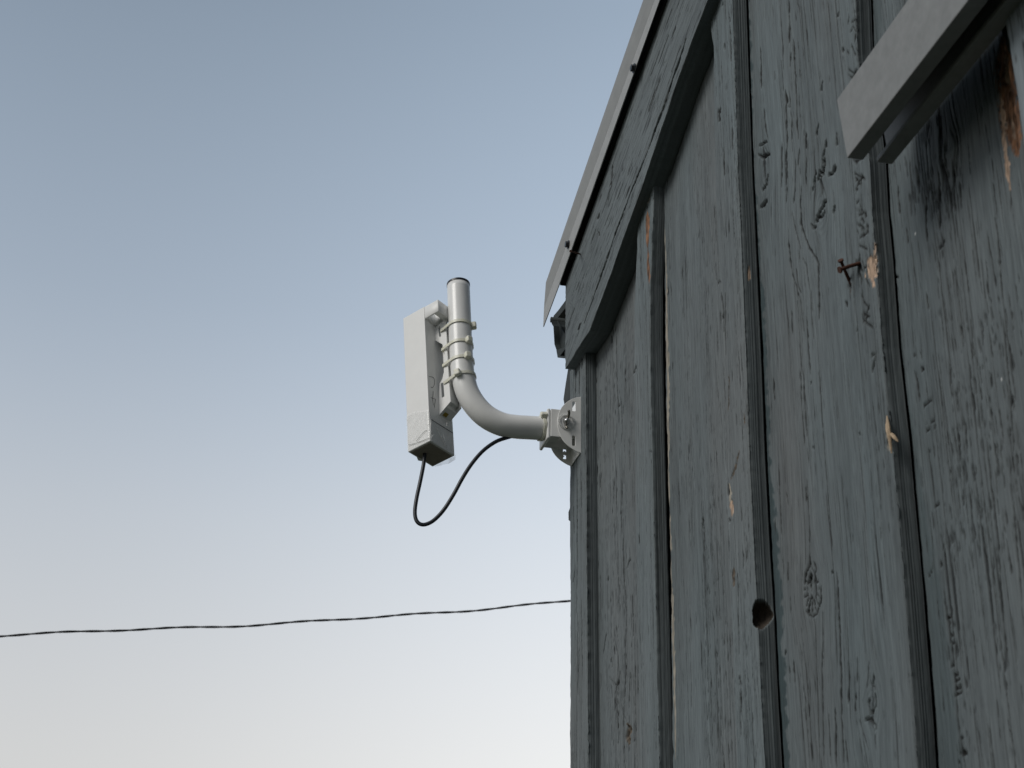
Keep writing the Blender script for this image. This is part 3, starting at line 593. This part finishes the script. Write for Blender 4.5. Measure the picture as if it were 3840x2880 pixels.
nail(wall(2176, 953, OFR+.000), wall(2140, 942, OFR+.032), .0015, .0024, M_rust)
nail(wall(3226, 987, .018), wall(3150, 1012, .042), .0021, .0038, M_rust, bend=np.array([0, .001, .001]))
nail(wall(3190, 1064, .018), wall(3153, 978, .036), .0019, .0034, M_rust)
bm = bmesh.new()                               # splinter torn off the fourth batten
for a_, b__, c_, r_ in [((3326, 1560), (3332, 1612), (3344, 1700), .0022), ((3334, 1620), (3350, 1636), (3368, 1656), .0020), ((3322, 1590), (3330, 1620), (3338, 1640), .0018)]:
    tube(bm, smooth_path([wall(*a_, .0215), wall(*b__, .026), wall(*c_, .024)], 4), [r_*.3, r_*.5, r_*.8, r_, r_, r_, r_*.8, r_*.6, r_*.3], 6)
o = bmobj('splinter', bm, M_straw, shed); o['label'] = 'pale torn splinter on the fourth batten'
# chips along the outer corner
bm = bmesh.new()
for (x_, y_, h_) in [(2134, 1935, 30)]:
    c = wall(x_, y_, T22*.9); c2 = wall(x_, y_-h_, T22*.9); hh = c2[2]-c[2]
    prism(bm, [c+[0, .004, -hh*.4], c+[0, -.012, -hh], c+[0, -.012, hh], c+[0, .005, hh*.6]], np.array([.006, 0, 0]))
bmobj('paint_chip', bm, mat('dark_chip', (.05, .055, .055), .8), shed)

# ---- galvanised sliding-door track on the wall (open underneath)
bm = bmesh.new(); yE = 1.226; yN = -.9; zb, zt = 2.474, 2.554; th = .0025
def rbox(x0, x1, z0, z1, ya=yE, yb=yN): box(bm, XW-x0, XW-x1, ya, yb, z0, z1)
q = lambda off, z, ye: (XW-off, ye, z)
prof = [(.0905, zb), (.0905, zt), (.0205, zt), (.0205, zt-th), (.041, zt-th), (.041, zb), (.058, zb), (.058, zb+.006), (.058-th, zb+.006), (.058-th, zb+th), (.041+th, zb+th), (.041+th, zt-th), (.0905-th, zt-th), (.0905-th, zb+th), (.073+th, zb+th), (.073+th, zb+.006), (.073, zb+.006), (.073, zb)]  # unseen top flange carried to the wall, added to shade the boards below
ends = [np.array((XW-o_, yE+(.012 if z_ > 2.5 else 0), z_)) for o_, z_ in prof]
prism(bm, ends, np.array([0, yN-yE, 0]))
tr = bmobj('door_track', bm, M_rail, shed, bevel=.0011); tr['label'] = 'grey galvanised box track for a sliding door, open along its underside'
bm = bmesh.new(); box(bm, XW-.018, XW-.021, .55, .62, 2.45, 2.60); box(bm, XW-.093, XW-.018, .57, .60, 2.556, 2.562); box(bm, XW-.096, XW-.0915, .57, .60, 2.47, 2.562); bmobj('track_bracket', bm, M_rail, tr)

# ---- gutter along the eave, its end standing past the corner
gp = [(2123, 1122), (2092, 1165), (2074, 1186), (2066, 1197), (2069, 1213), (2075, 1222), (2077, 1255), (2079, 1291), (2088, 1316), (2090, 1336), (2119, 1340)]
GX = .672
G = [plane_pt(*p, (GX, 0, 0), (1, 0, 0)) for p in gp]; G = [np.array(q) for q in G]
back = [np.array([GX, YC+.016, G[-1][2]+.03]), np.array([GX, YC+.016, G[0][2]])]
gut = bmesh.new(); outl = G[3:]+back[:1]
n_ = len(outl); inner = [q+(np.mean(outl, axis=0)-q)*.06 for q in outl]
for i in range(n_-1):
    quadbox(gut, [outl[i], outl[i+1], inner[i+1], inner[i]]+[p+[4.0, 0, 0] for p in (outl[i], outl[i+1], inner[i+1], inner[i])])
gt = bmobj('rain_gutter', gut, M_gutter, shed)
bm = bmesh.new(); prism(bm, [q+[.012, 0, 0] for q in inner]+[np.array([GX+.012, G[3][1], G[3][2]])], np.array([.002, 0, 0])); bmobj('end_cap', bm, M_gutter, gt)
bm = bmesh.new(); tube(bm, [G[3]+[0, .002, 0], G[3]+[4, .002, 0]], .006, 10); bmobj('rolled_lip', bm, M_gutter, gt, smooth=True)
bm = bmesh.new(); pr = [plane_pt(*p, (GX+.02, 0, 0), (1, 0, 0)) for p in [(2124, 1122), (2094, 1163), (2076, 1184), (2074, 1196), (2084, 1200), (2124, 1150)]]
prism(bm, pr, np.array([.02, 0, 0])); bmobj('gutter_hook', bm, M_gutter, gt)
bm = bmesh.new(); pr = [plane_pt(*p, (GX-.002, 0, 0), (1, 0, 0)) for p in [(2086, 1312), (2091, 1341), (2120, 1343), (2122, 1336), (2100, 1334), (2122, 1306), (2118, 1303)]]
prism(bm, pr, np.array([.02, 0, 0])); bmobj('gutter_foot', bm, M_gutter, gt)

# ------------------------------------------------------------------ J-arm mount
LEAN = .17; PC = np.array([0, 2.564, 2.737])
def ap(px, py): return plane_pt(px, py, PC, (0, 1, -LEAN))
mount = empty('antenna_mount', (.66, 2.565, 2.70), 'white bent J shaped pipe arm on a pivoting wall bracket at the shed corner', 'antenna mount')
arm = [ap(1719, 1072), ap(1724, 1200), ap(1728, 1300), ap(1734, 1390), ap(1740, 1428), ap(1754, 1474), ap(1783, 1522), ap(1825, 1563), ap(1878, 1590), ap(1930, 1600), ap(1990, 1604), ap(2052, 1607)]
path = smooth_path(arm, 8); r0 = .0222
bm = bmesh.new(); tube(bm, path, r0, 48); bmobj('arm_pipe', bm, M_paint, mount, smooth=True)
for p_ in bpy.data.objects['arm_pipe'].data.polygons:
    if len(p_.vertices) > 4: p_.use_smooth = False
ax = (path[0]-path[1]); ax /= np.linalg.norm(ax)
bm = bmesh.new(); tube(bm, [path[0]-ax*.0008, path[0]+ax*.0035, path[0]+ax*.005], [r0+.0006, r0+.0006, r0-.002], 48); bmobj('end_cap', bm, M_black, mount)
# wall bracket: two half-disc ears, base plate
yF, yB_ = 2.531, 2.600
earpx = [(1062, 228), (980, 246), (900, 272), (825, 315), (760, 372), (715, 425), (680, 485), (655, 550), (640, 620), (636, 700), (642, 780), (660, 860), (688, 935), (722, 1002), (765, 1062), (812, 1112), (870, 1160), (940, 1205), (1000, 1238), (1064, 1264)]
def cp4(c): return (1960+c[0]/4.88, 1440+c[1]/4.88)
def xz(c, y=yF): p = plane_pt(*cp4(c), (0, y, 0), (0, 1, 0)); return (p[0], p[2])
outer = [xz(c) for c in earpx]; outer[0] = (.6785, outer[0][1]); outer[-1] = (.6785, outer[-1][1])
def rrect(c0, c1, r=.0012):
    (x0, z0), (x1, z1) = xz(c0), xz(c1); x0, x1 = min(x0, x1), max(x0, x1); z0, z1 = min(z0, z1), max(z0, z1); o = []
    for cx_, cz_, a0 in ((x1-r, z1-r, 0), (x0+r, z1-r, 90), (x0+r, z0+r, 180), (x1-r, z0+r, 270)):
        for k in range(4): a_ = R(a0+k*30); o.append((cx_+r*math.cos(a_), cz_+r*math.sin(a_)))
    return o
holes = [rrect((908, 318), (966, 498)), rrect((905, 945), (962, 1132))]
# far ear sees its own lower round hole
for nm, y0, sgn in (('bracket_ear', yF, 1), ('bracket_ear', yB_, -1)):
    hl = [h for h in holes]
    plate(nm, outer, hl, (0, y0, 0), (1, 0, 0), (0, 0, 1), (0, .0022*sgn, 0), 1 and .001, M_paint, mount) if False else None
def ear(y0, hl):
    return plate('bracket_ear', outer, hl, (0, y0, 0), (1, 0, 0), (0, 0, 1), (0, 1, 0), .0024, M_paint, mount, bevel=.0004)
ear(yF, holes); xx_, zz_ = outer[-1]
ear(yB_-.0024, holes+[[(.664+.0032*math.cos(k*.63), zz_+.024+.0055*math.sin(k*.63)) for k in range(10)]])
bm = bmesh.new(); zlo_, zhi_ = outer[-1][1], outer[0][1]; box(bm, .6755, .6779, yF+.0024, yB_-.0024, zlo_, zhi_); bmobj('base_plate', bm, M_paint, mount, bevel=.0005)
# pivoting socket between the ears
def xzp(px, py, y): p = plane_pt(px, py, (0, y, 0), (0, 1, 0)); return p[0], p[2]
ys0, ys1 = yF+.006, yB_-.006
x0_, z1_ = xzp(2066, 1532, ys0); _, z0_ = xzp(2072, 1636, ys0)
bm = bmesh.new()
box(bm, x0_, .668, ys0, ys0+.003, z0_, z1_); box(bm, x0_, .668, ys1-.003, ys1, z0_, z1_); box(bm, x0_+.0005, .668, ys0+.003, ys1-.003, z1_-.003, z1_-.0002); box(bm, x0_, .645, ys0+.003, ys1-.003, z0_+.010, z0_+.013)
bmobj('socket', bm, M_paint, mount, bevel=.001)
bm = bmesh.new(); box(bm, x0_-.0065, x0_-.0002, ys0+.001, ys1+.008, z0_-.004, z1_+.001); bmobj('socket_flange', bm, M_paint, mount, bevel=.0025)
# teeth ring and wing bolt
cx_, cz_ = xz((798, 692)); bm = bmesh.new()
for k in range(30):
    a_ = 2*math.pi*k/30; c_, s_ = math.cos(a_), math.sin(a_)
    fr = lambda u, v, w_: (cx_+c_*u-s_*w_, yF-v, cz_+s_*u+c_*w_)
    box(bm, .0118, .0156, -.0003, .0022, -.0009, .0009, fr)
bmobj('tooth_ring', bm, M_paint, mount)
bm = bmesh.new(); rr = [(0, .0062), (.002, .0066), (.005, .006), (.0075, .0045), (.009, .0042), (.0092, .003), (.012, .003), (.0125, .0022)]
rings = [[bm.verts.new((cx_+r_*math.cos(a*math.pi/12), yF-h_, cz_+r_*math.sin(a*math.pi/12))) for a in range(24)] for h_, r_ in rr]
for i in range(len(rings)-1):
    for a in range(24): bm.faces.new((rings[i][a], rings[i][(a+1) % 24], rings[i+1][(a+1) % 24], rings[i+1][a]))
bm.faces.new(rings[-1]); wb = bmobj('wing_nut', bm, M_steel, mount, smooth=True)
M_wing = mat('dull_wing_metal', (.16, .15, .13), .35, .9)
for s_ in (1, -1):
    P_ = [np.array([cx_+u*s_, yF-v, cz_+w_*s_]) for u, v, w_ in [(-.001, .003, .004), (.0022, .005, .007), (.003, .009, .013), (.0020, .0115, .0165), (.0008, .0125, .0175)]]
    bm = bmesh.new(); tube(bm, smooth_path(P_, 4), .0024, 10); bmobj('wing', bm, M_wing, wb, smooth=True)

# ------------------------------------------------------------------ antenna
AO = np.array([.4017, 2.555, 2.6774]); Aa = np.array([-.625, .741, -.182]); Ab = np.array([.761, .619, -.096]); Ah = np.array([-.043, .204, .978])
W_, D_, H_ = .0547, .0706, .3124
ant = empty('wifi_antenna', tuple(AO), 'white outdoor radio antenna box tied upright to the bent pipe, bottom wrapped in clear tape', 'antenna')
L = lambda a, b_, h: AO+Aa*a+Ab*b_+Ah*h
def ah(px, py, b_=0.): p = plane_pt(px, py, AO+Ab*b_, np.cross(Aa, Ah)); q = p-(AO+Ab*b_); M3 = np.stack([Aa, Ab, Ah], 1); s = np.linalg.solve(M3, q); return s[0], s[2]
def bh(px, py, a_=0.): p = plane_pt(px, py, AO+Aa*a_, np.cross(Ab, Ah)); q = p-(AO+Aa*a_); M3 = np.stack([Aa, Ab, Ah], 1); s = np.linalg.solve(M3, q); return s[1], s[2]
bm = bmesh.new()
ch = .004
def ring_(h, ins=0): return [L(ins, ins+0, h), L(W_-ins, ins, h), L(W_-ins, D_*.35, h), L(W_-ins+.006*(1 if not ins else 0), D_*.5, h), L(W_-ins, D_*.65, h), L(W_-ins, D_-ins, h), L(ins, D_-ins, h)]
lv = [ring_(0), ring_(H_)]
vv = [[bm.verts.new(tuple(p)) for p in rg] for rg in lv]; n = len(vv[0])
for k in range(n): bm.faces.new((vv[0][k], vv[0][(k+1) % n], vv[1][(k+1) % n], vv[1][k]))
bm.faces.new(vv[1]); bf = bm.faces.new(vv[0][::-1])
bmobj('antenna_body', bm, M_plastic, ant, bevel=.0016, seg=3)
# bottom cover plate, darker and browner than the body
bm = bmesh.new(); P_ = [L(.004, .004, -.0012), L(W_-.004, .004, -.0012), L(W_-.004, D_-.004, -.0012), L(.004, D_-.004, -.0012)]
prism(bm, P_, Ah*.003); bmobj('bottom_cover', bm, M_bottom, ant, bevel=.0008)
bm = bmesh.new(); box(bm, -.0006, .001, .006, D_-.002, .049, .0502, L); bmobj('cover_seam', bm, M_ink, ant)
# hood: open loop at the top that hooks over the pipe
bm = bmesh.new(); hz0, hz1 = H_-.0300, H_-.0008
hood_out = [(0, .0005), (-.0352, .0005), (-.0352, .030), (-.030, .040), (0, .048)]
o_ = plate('hood', [( -a_, b_) for a_, b_ in hood_out], [[(.0015, .0036), (.0225, .0036), (.0225, .0300), (.0015, .0300)]], L(0, 0, hz0), -Aa, Ab, Ah, hz1-hz0, M_plastic, ant, bevel=.0009)
# ribs
RB = .0305
ribpx = [(1674, 1152), (1672, 1208), (1676, 1300), (1682, 1408), (1690, 1505), (1638, 1561), (1645, 1500), (1648, 1438), (1658, 1420), (1664, 1395), (1666, 1367), (1667, 1336), (1665, 1310), (1658, 1291), (1640, 1273), (1638, 1224), (1650, 1212), (1652, 1196), (1646, 1184), (1634, 1178), (1624, 1170)]
rib = [ah(*p, RB) for p in ribpx]; rib = [(min(a_, -.0002) if i not in (5, 6, 14, 15, 20) else .0, min(h_, hz0+.001)) for i, (a_, h_) in enumerate(rib)]
sl = [[ah(*p, RB) for p in [(1643, 1230), (1649, 1222), (1653, 1262), (1647, 1262)]], [ah(*p, RB) for p in [(1653, 1438), (1662, 1435), (1666, 1486), (1656, 1492)]]]
0 and print('rib', [(round(a_, 4), round(h_, 4)) for a_, h_ in rib])
for b0_ in (RB, RB+.030): plate('mount_rib', rib, sl, L(0, b0_, 0), Aa, Ah, Ab, .0022, M_plastic, ant, bevel=.0004)
f_ = .60; lo = [(rib[4][0]*f_, rib[5][1]+(rib[4][1]-rib[5][1])*f_), rib[5], (0, rib[5][1]+.045), (rib[4][0]*f_, rib[4][1]+.012)]
bm = bmesh.new(); prism(bm, [L(a_, RB+.0024, h_) for a_, h_ in lo], Ab*.0275); bmobj('pipe_seat', bm, M_plastic, ant, bevel=.0008)
bm = bmesh.new(); c_ = L((lo[0][0]+lo[1][0])*.36, RB+.010, (lo[0][1]*.36+lo[1][1]*.64)-.0008)
du = (L(*[lo[0][0], 0, lo[0][1]])-L(*[lo[1][0], 0, lo[1][1]])); du /= np.linalg.norm(du)
prism(bm, [c_-du*.004-Ab*.004, c_+du*.004-Ab*.004, c_+du*.004+Ab*.006, c_-du*.004+Ab*.006], -np.cross(du, Ab)*.0006); bmobj('sticker', bm, M_yel, ant)
bm = bmesh.new(); box(bm, -.0255, -.012, RB+.0045, RB+.0275, lo[1][1]+.02, hz0-.002, L); bmobj('saddle', bm, M_plastic, ant, bevel=.002)
# hand-written marks on the back
cp3 = lambda c: (1480+c[0]/4.147, 1400+c[1]/4.147)
bm = bmesh.new()
for st in [[(535, 50), (575, 55), (603, 68), (618, 100), (620, 145), (612, 190), (596, 215), (578, 222), (566, 212)], [(597, 280), (596, 330), (592, 380), (594, 430), (602, 498)], [(563, 374), (590, 390), (636, 402)], [(636, 402), (628, 450), (622, 500), (626, 532)]]:
    pts = []
    for c in st:
        b_, h_ = bh(*cp3(c), -.0002); pts.append(L(-.0002, b_, h_))
    tube(bm, smooth_path(pts, 4), .00042, 6)
o = bmobj('pen_marks', bm, M_ink, ant)
# clear tape: wrinkled skin round the lower end
bm = bmesh.new(); NU, NH = 46, 40; grid = []
def prof_t(u):                                 # u 0..1 round: left face (a W->0 at b=-), back face (b 0->D)
    s_ = u*(W_+D_); e = .0011
    if s_ < W_: return (W_-s_, -e)
    return (-e, s_-W_)
for i in range(NU+1):
    u = i/NU; a_, b_ = prof_t(u); col_ = []
    top = .0735+.006*math.sin(u*9+1)+(-.012*(u > .44))+.004*vn(u*9, 1.3, 3)
    for j in range(NH+1):
        v = j/NH; h_ = .0004+v*(top-.0004)
        k_ = float(fbm(np.array(u*12+v*3), np.array(v*7), 5))-.45; dd = .0010*abs(k_)+.0004*abs(math.sin(u*30+v*22))*(.3+vn(u*5, v*4, 8))
        flare = .004*max(0, u-.85)*6*(1-v)**6
        if b_ < 0: p = L(a_, b_-dd, h_)
        else: p = L(a_-dd-flare*.5, b_, h_-flare)
        col_.append(bm.verts.new(tuple(p)))
    grid.append(col_)
for i in range(NU):
    for j in range(NH): bm.faces.new((grid[i][j], grid[i+1][j], grid[i+1][j+1], grid[i][j+1]))
M_tape_shaded = M_tape.copy(); M_tape_shaded.name = 'clear_tape_shaded'  # fainter copy of the tape for the back face, standing in for shade
for nd in M_tape_shaded.node_tree.nodes:
    if nd.type == 'MAP_RANGE': nd.inputs[3].default_value = .0; nd.inputs[4].default_value = .10
for f_i, f_ in enumerate(bm.faces): f_.material_index = 1 if f_i//NH >= NU*W_/(W_+D_) else 0
o = bmobj('clear_tape', bm, M_tape, ant, smooth=True); o.data.materials.append(M_tape_shaded)
bm = bmesh.new()                               # highlights of the tape folds, painted as thin pale ridges
M_glint = mat('tape_glint', (.75, .75, .73), .2)
for st, rr_ in [([(1631, 1597), (1645, 1619), (1658, 1646), (1672, 1673), (1683, 1690)], .0010), ([(1662, 1628), (1668, 1650), (1678, 1672)], .0008), ([(1616, 1573), (1615, 1600), (1614, 1630)], .0006), ([(1617, 1642), (1626, 1629)], .0007), ([(1684, 1558), (1676, 1580), (1675, 1598)], .0007)]:
    pts = []
    for p_ in st: b_, h_ = bh(*p_, -.0022); pts.append(L(-.0022, b_, h_))
    pp = smooth_path(pts, 3); tube(bm, pp, [rr_*(.35+.65*math.sin(math.pi*(i+.5)/len(pp))) for i in range(len(pp))], 6)
for st, rr_ in [([(1532, 1668), (1560, 1661), (1590, 1650), (1612, 1641)], .0006), ([(1560, 1655), (1578, 1632), (1592, 1617), (1600, 1613)], .0005)]:
    pts = []
    for p_ in st: a_, h_ = ah(*p_, -.002); pts.append(L(a_, -.002, h_))
    tube(bm, smooth_path(pts, 3), rr_, 6)
bmobj('tape_glint', bm, M_glint, ant)
# loose tape corner hanging below
bm = bmesh.new(); f1, f2 = L(0, D_, 0), L(W_*.9, D_, 0); bm.faces.new([bm.verts.new(tuple(p)) for p in (f1, f2, f2-Ah*.002, f1+(f2-f1)*.3-Ah*.010, f1-Ah*.009-Aa*.001, f1-Aa*.002+Ah*.004)]); bmobj('tape_flap', bm, M_tape, ant)

# ------------------------------------------------------------------ cable ties
def tie(name, px, py, label, head_ang, loop=True, wid=.0066, tilt=0.):
    """strap round the pipe (and the antenna ribs) at the pipe point nearest to photo point"""
    c = ap(px, py); i = int(np.argmin([np.linalg.norm(q-c) for q in path])); i = min(max(i, 1), len(path)-2)
    c = path[i]; ax_ = path[i-1]-path[i+1]; ax_ /= np.linalg.norm(ax_)
    e1 = np.cross(ax_, [0, 0, 1.]) if abs(ax_[2]) < .7 else np.cross(ax_, [0, -1., 0]); e1 /= np.linalg.norm(e1); e2 = np.cross(ax_, e1)
    rr_ = r0+.0012; pts = [(rr_*math.cos(k*math.pi/30), rr_*math.sin(k*math.pi/30)) for k in range(60)]
    if loop:
        h_ = np.linalg.solve(np.stack([Aa, Ab, Ah], 1), c-AO)[2]
        for a_, b_ in ((-.016, RB-.002), (-.016, RB+.035), (-.022, RB-.002)):
            q = L(a_, b_, h_)-c; q = q-ax_*(q@ax_); pts.append((q@e1, q@e2))
    pts = sorted(set(pts))
    def half(ps):
        o = []
        for p in ps:
            while len(o) > 1 and (o[-1][0]-o[-2][0])*(p[1]-o[-2][1])-(o[-1][1]-o[-2][1])*(p[0]-o[-2][0]) <= 0: o.pop()
            o.append(p)
        return o
    hull = half(pts)[:-1]+half(pts[::-1])[:-1]
    # densify long edges
    H2 = []
    for k in range(len(hull)):
        p, q = np.array(hull[k]), np.array(hull[(k+1) % len(hull)]); m_ = max(1, int(np.linalg.norm(q-p)/.004)); H2 += [p+(q-p)*t_/m_ for t_ in range(m_)]
    bm = bmesh.new(); rg = []
    for p in H2:
        nrm = np.array(p)/np.linalg.norm(p); rg.append([bm.verts.new(tuple(c+e1*(p[0]+nrm[0]*o1)+e2*(p[1]+nrm[1]*o1)+ax_*(w_+tilt*p[0]))) for o1, w_ in ((-.0003, -wid/2), (-.0003, wid/2), (.0011, wid/2*.9), (.0011, -wid/2*.9))])
    for k in range(len(rg)):
        a_, b_ = rg[k], rg[(k+1) % len(rg)]
        for j in range(4): bm.faces.new((a_[j], a_[(j+1) % 4], b_[(j+1) % 4], b_[j]))
    root = empty(name, tuple(c), label, 'cable tie', 'nylon cable ties on the bent pipe')
    bmobj('strap', bm, M_tie, root)
    hd = e1*math.cos(head_ang)+e2*math.sin(head_ang); tg = np.cross(ax_, hd); hc = c+hd*(r0+.0045)+ax_*(tilt*(hd@e1)*r0)
    bm = bmesh.new(); fr = lambda u, v, w_: hc+hd*u+tg*v+ax_*w_
    box(bm, -.0048, .0052, -.0062, .0062, -.0068, .0068, fr); bmobj('tie_head', bm, M_tie, root, bevel=.0028, seg=4)
    return root, c, e1, e2, ax_
# work out which angle of the pipe faces the wanted photo column
def ang_for(px, py, tx):
    c = ap(px, py); i = int(np.argmin([np.linalg.norm(q-c) for q in path])); i = min(max(i, 1), len(path)-2); c = path[i]; ax_ = path[i-1]-path[i+1]; ax_ /= np.linalg.norm(ax_)
    e1 = np.cross(ax_, [0, 0, 1.]) if abs(ax_[2]) < .7 else np.cross(ax_, [0, -1., 0]); e1 /= np.linalg.norm(e1); e2 = np.cross(ax_, e1); best = None
    for k in range(72):
        a_ = k*math.pi/36; d_ = e1*math.cos(a_)+e2*math.sin(a_); P3 = c+d_*(r0+.004)
        if d_ @ (CAM-c) < .02: continue
        q = proj(P3); s_ = abs(q[0]-tx[0])+abs(q[1]-tx[1])
        if best is None or s_ < best[0]: best = (s_, a_)
    return best[1]
for (px, py, hx, lab) in [((1724), 1233, (1762, 1222), 'highest cable tie on the upright pipe, its head at the right edge'),
                          (1727, 1303, (1756, 1292), 'second cable tie from the top of the upright pipe'),
                          (1731, 1362, (1752, 1351), 'third cable tie down, just above where the pipe starts to bend'),
                          (1740, 1418, (1716, 1410), 'lowest cable tie on the upright pipe, its head turned to the left')]:
    tie('cable_tie', px, py, lab, ang_for(px, py, hx), True)
tie('cable_tie', 2032, 1606, 'cable tie round the level end of the pipe beside the wall bracket', ang_for(2032, 1606, (2040, 1556)), False, wid=.0062, tilt=.12)

# ------------------------------------------------------------------ antenna cable
cb = [(1594, 1690), (1592, 1712), (1587, 1750), (1575, 1810), (1563, 1865), (1556, 1915), (1560, 1948), (1575, 1965), (1598, 1966), (1628, 1950), (1664, 1912), (1700, 1856), (1735, 1792), (1770, 1738), (1812, 1690), (1860, 1656), (1905, 1640), (1935, 1632)]
cp_ = []
for i, q in enumerate(cb): cp_.append(plane_pt(*q, (0, 2.597-.03*min(1, i/12), 0), (0, 1, 0)))
bm = bmesh.new(); tube(bm, smooth_path(cp_, 6), .0036, 14); o = bmobj('antenna_cable', bm, M_cable, smooth=True)
tag(o, 'thin black cable looping from the antenna bottom up to the bent pipe', 'cable')

# ------------------------------------------------------------------ overhead line: two twisted conductors
PL = 9.0; base = [plane_pt(px, py, (0, PL, 0), (0, 1, 0)) for px, py in [(-900, 2405), (-300, 2393), (0, 2382), (350, 2368), (800, 2350), (1200, 2328), (1650, 2298), (2135, 2252), (2500, 2215), (3000, 2158), (4200, 2010), (6000, 1770)]]
bp_ = smooth_path(base, 26); bm = bmesh.new(); tot = 0; s_ = [0]
for i in range(1, len(bp_)): s_.append(s_[-1]+np.linalg.norm(bp_[i]-bp_[i-1]))
wire = empty('overhead_line', tuple(base[0]), 'dark twisted overhead line crossing the sky low behind the shed', 'power line')
for ph in (0, math.pi):
    bm = bmesh.new(); pth = []
    for q, d_ in zip(bp_, s_):
        a_ = d_*2*math.pi/.26+ph+.6*math.sin(d_*1.7); wob = .0045*math.sin(d_*9)+.003*math.sin(d_*4.1)
        pth.append(q+np.array([0, .0036*math.cos(a_), .0024*math.sin(a_)+wob]))
    tube(bm, pth, .0046, 8); bmobj('conductor', bm, M_wire, wire, smooth=True)
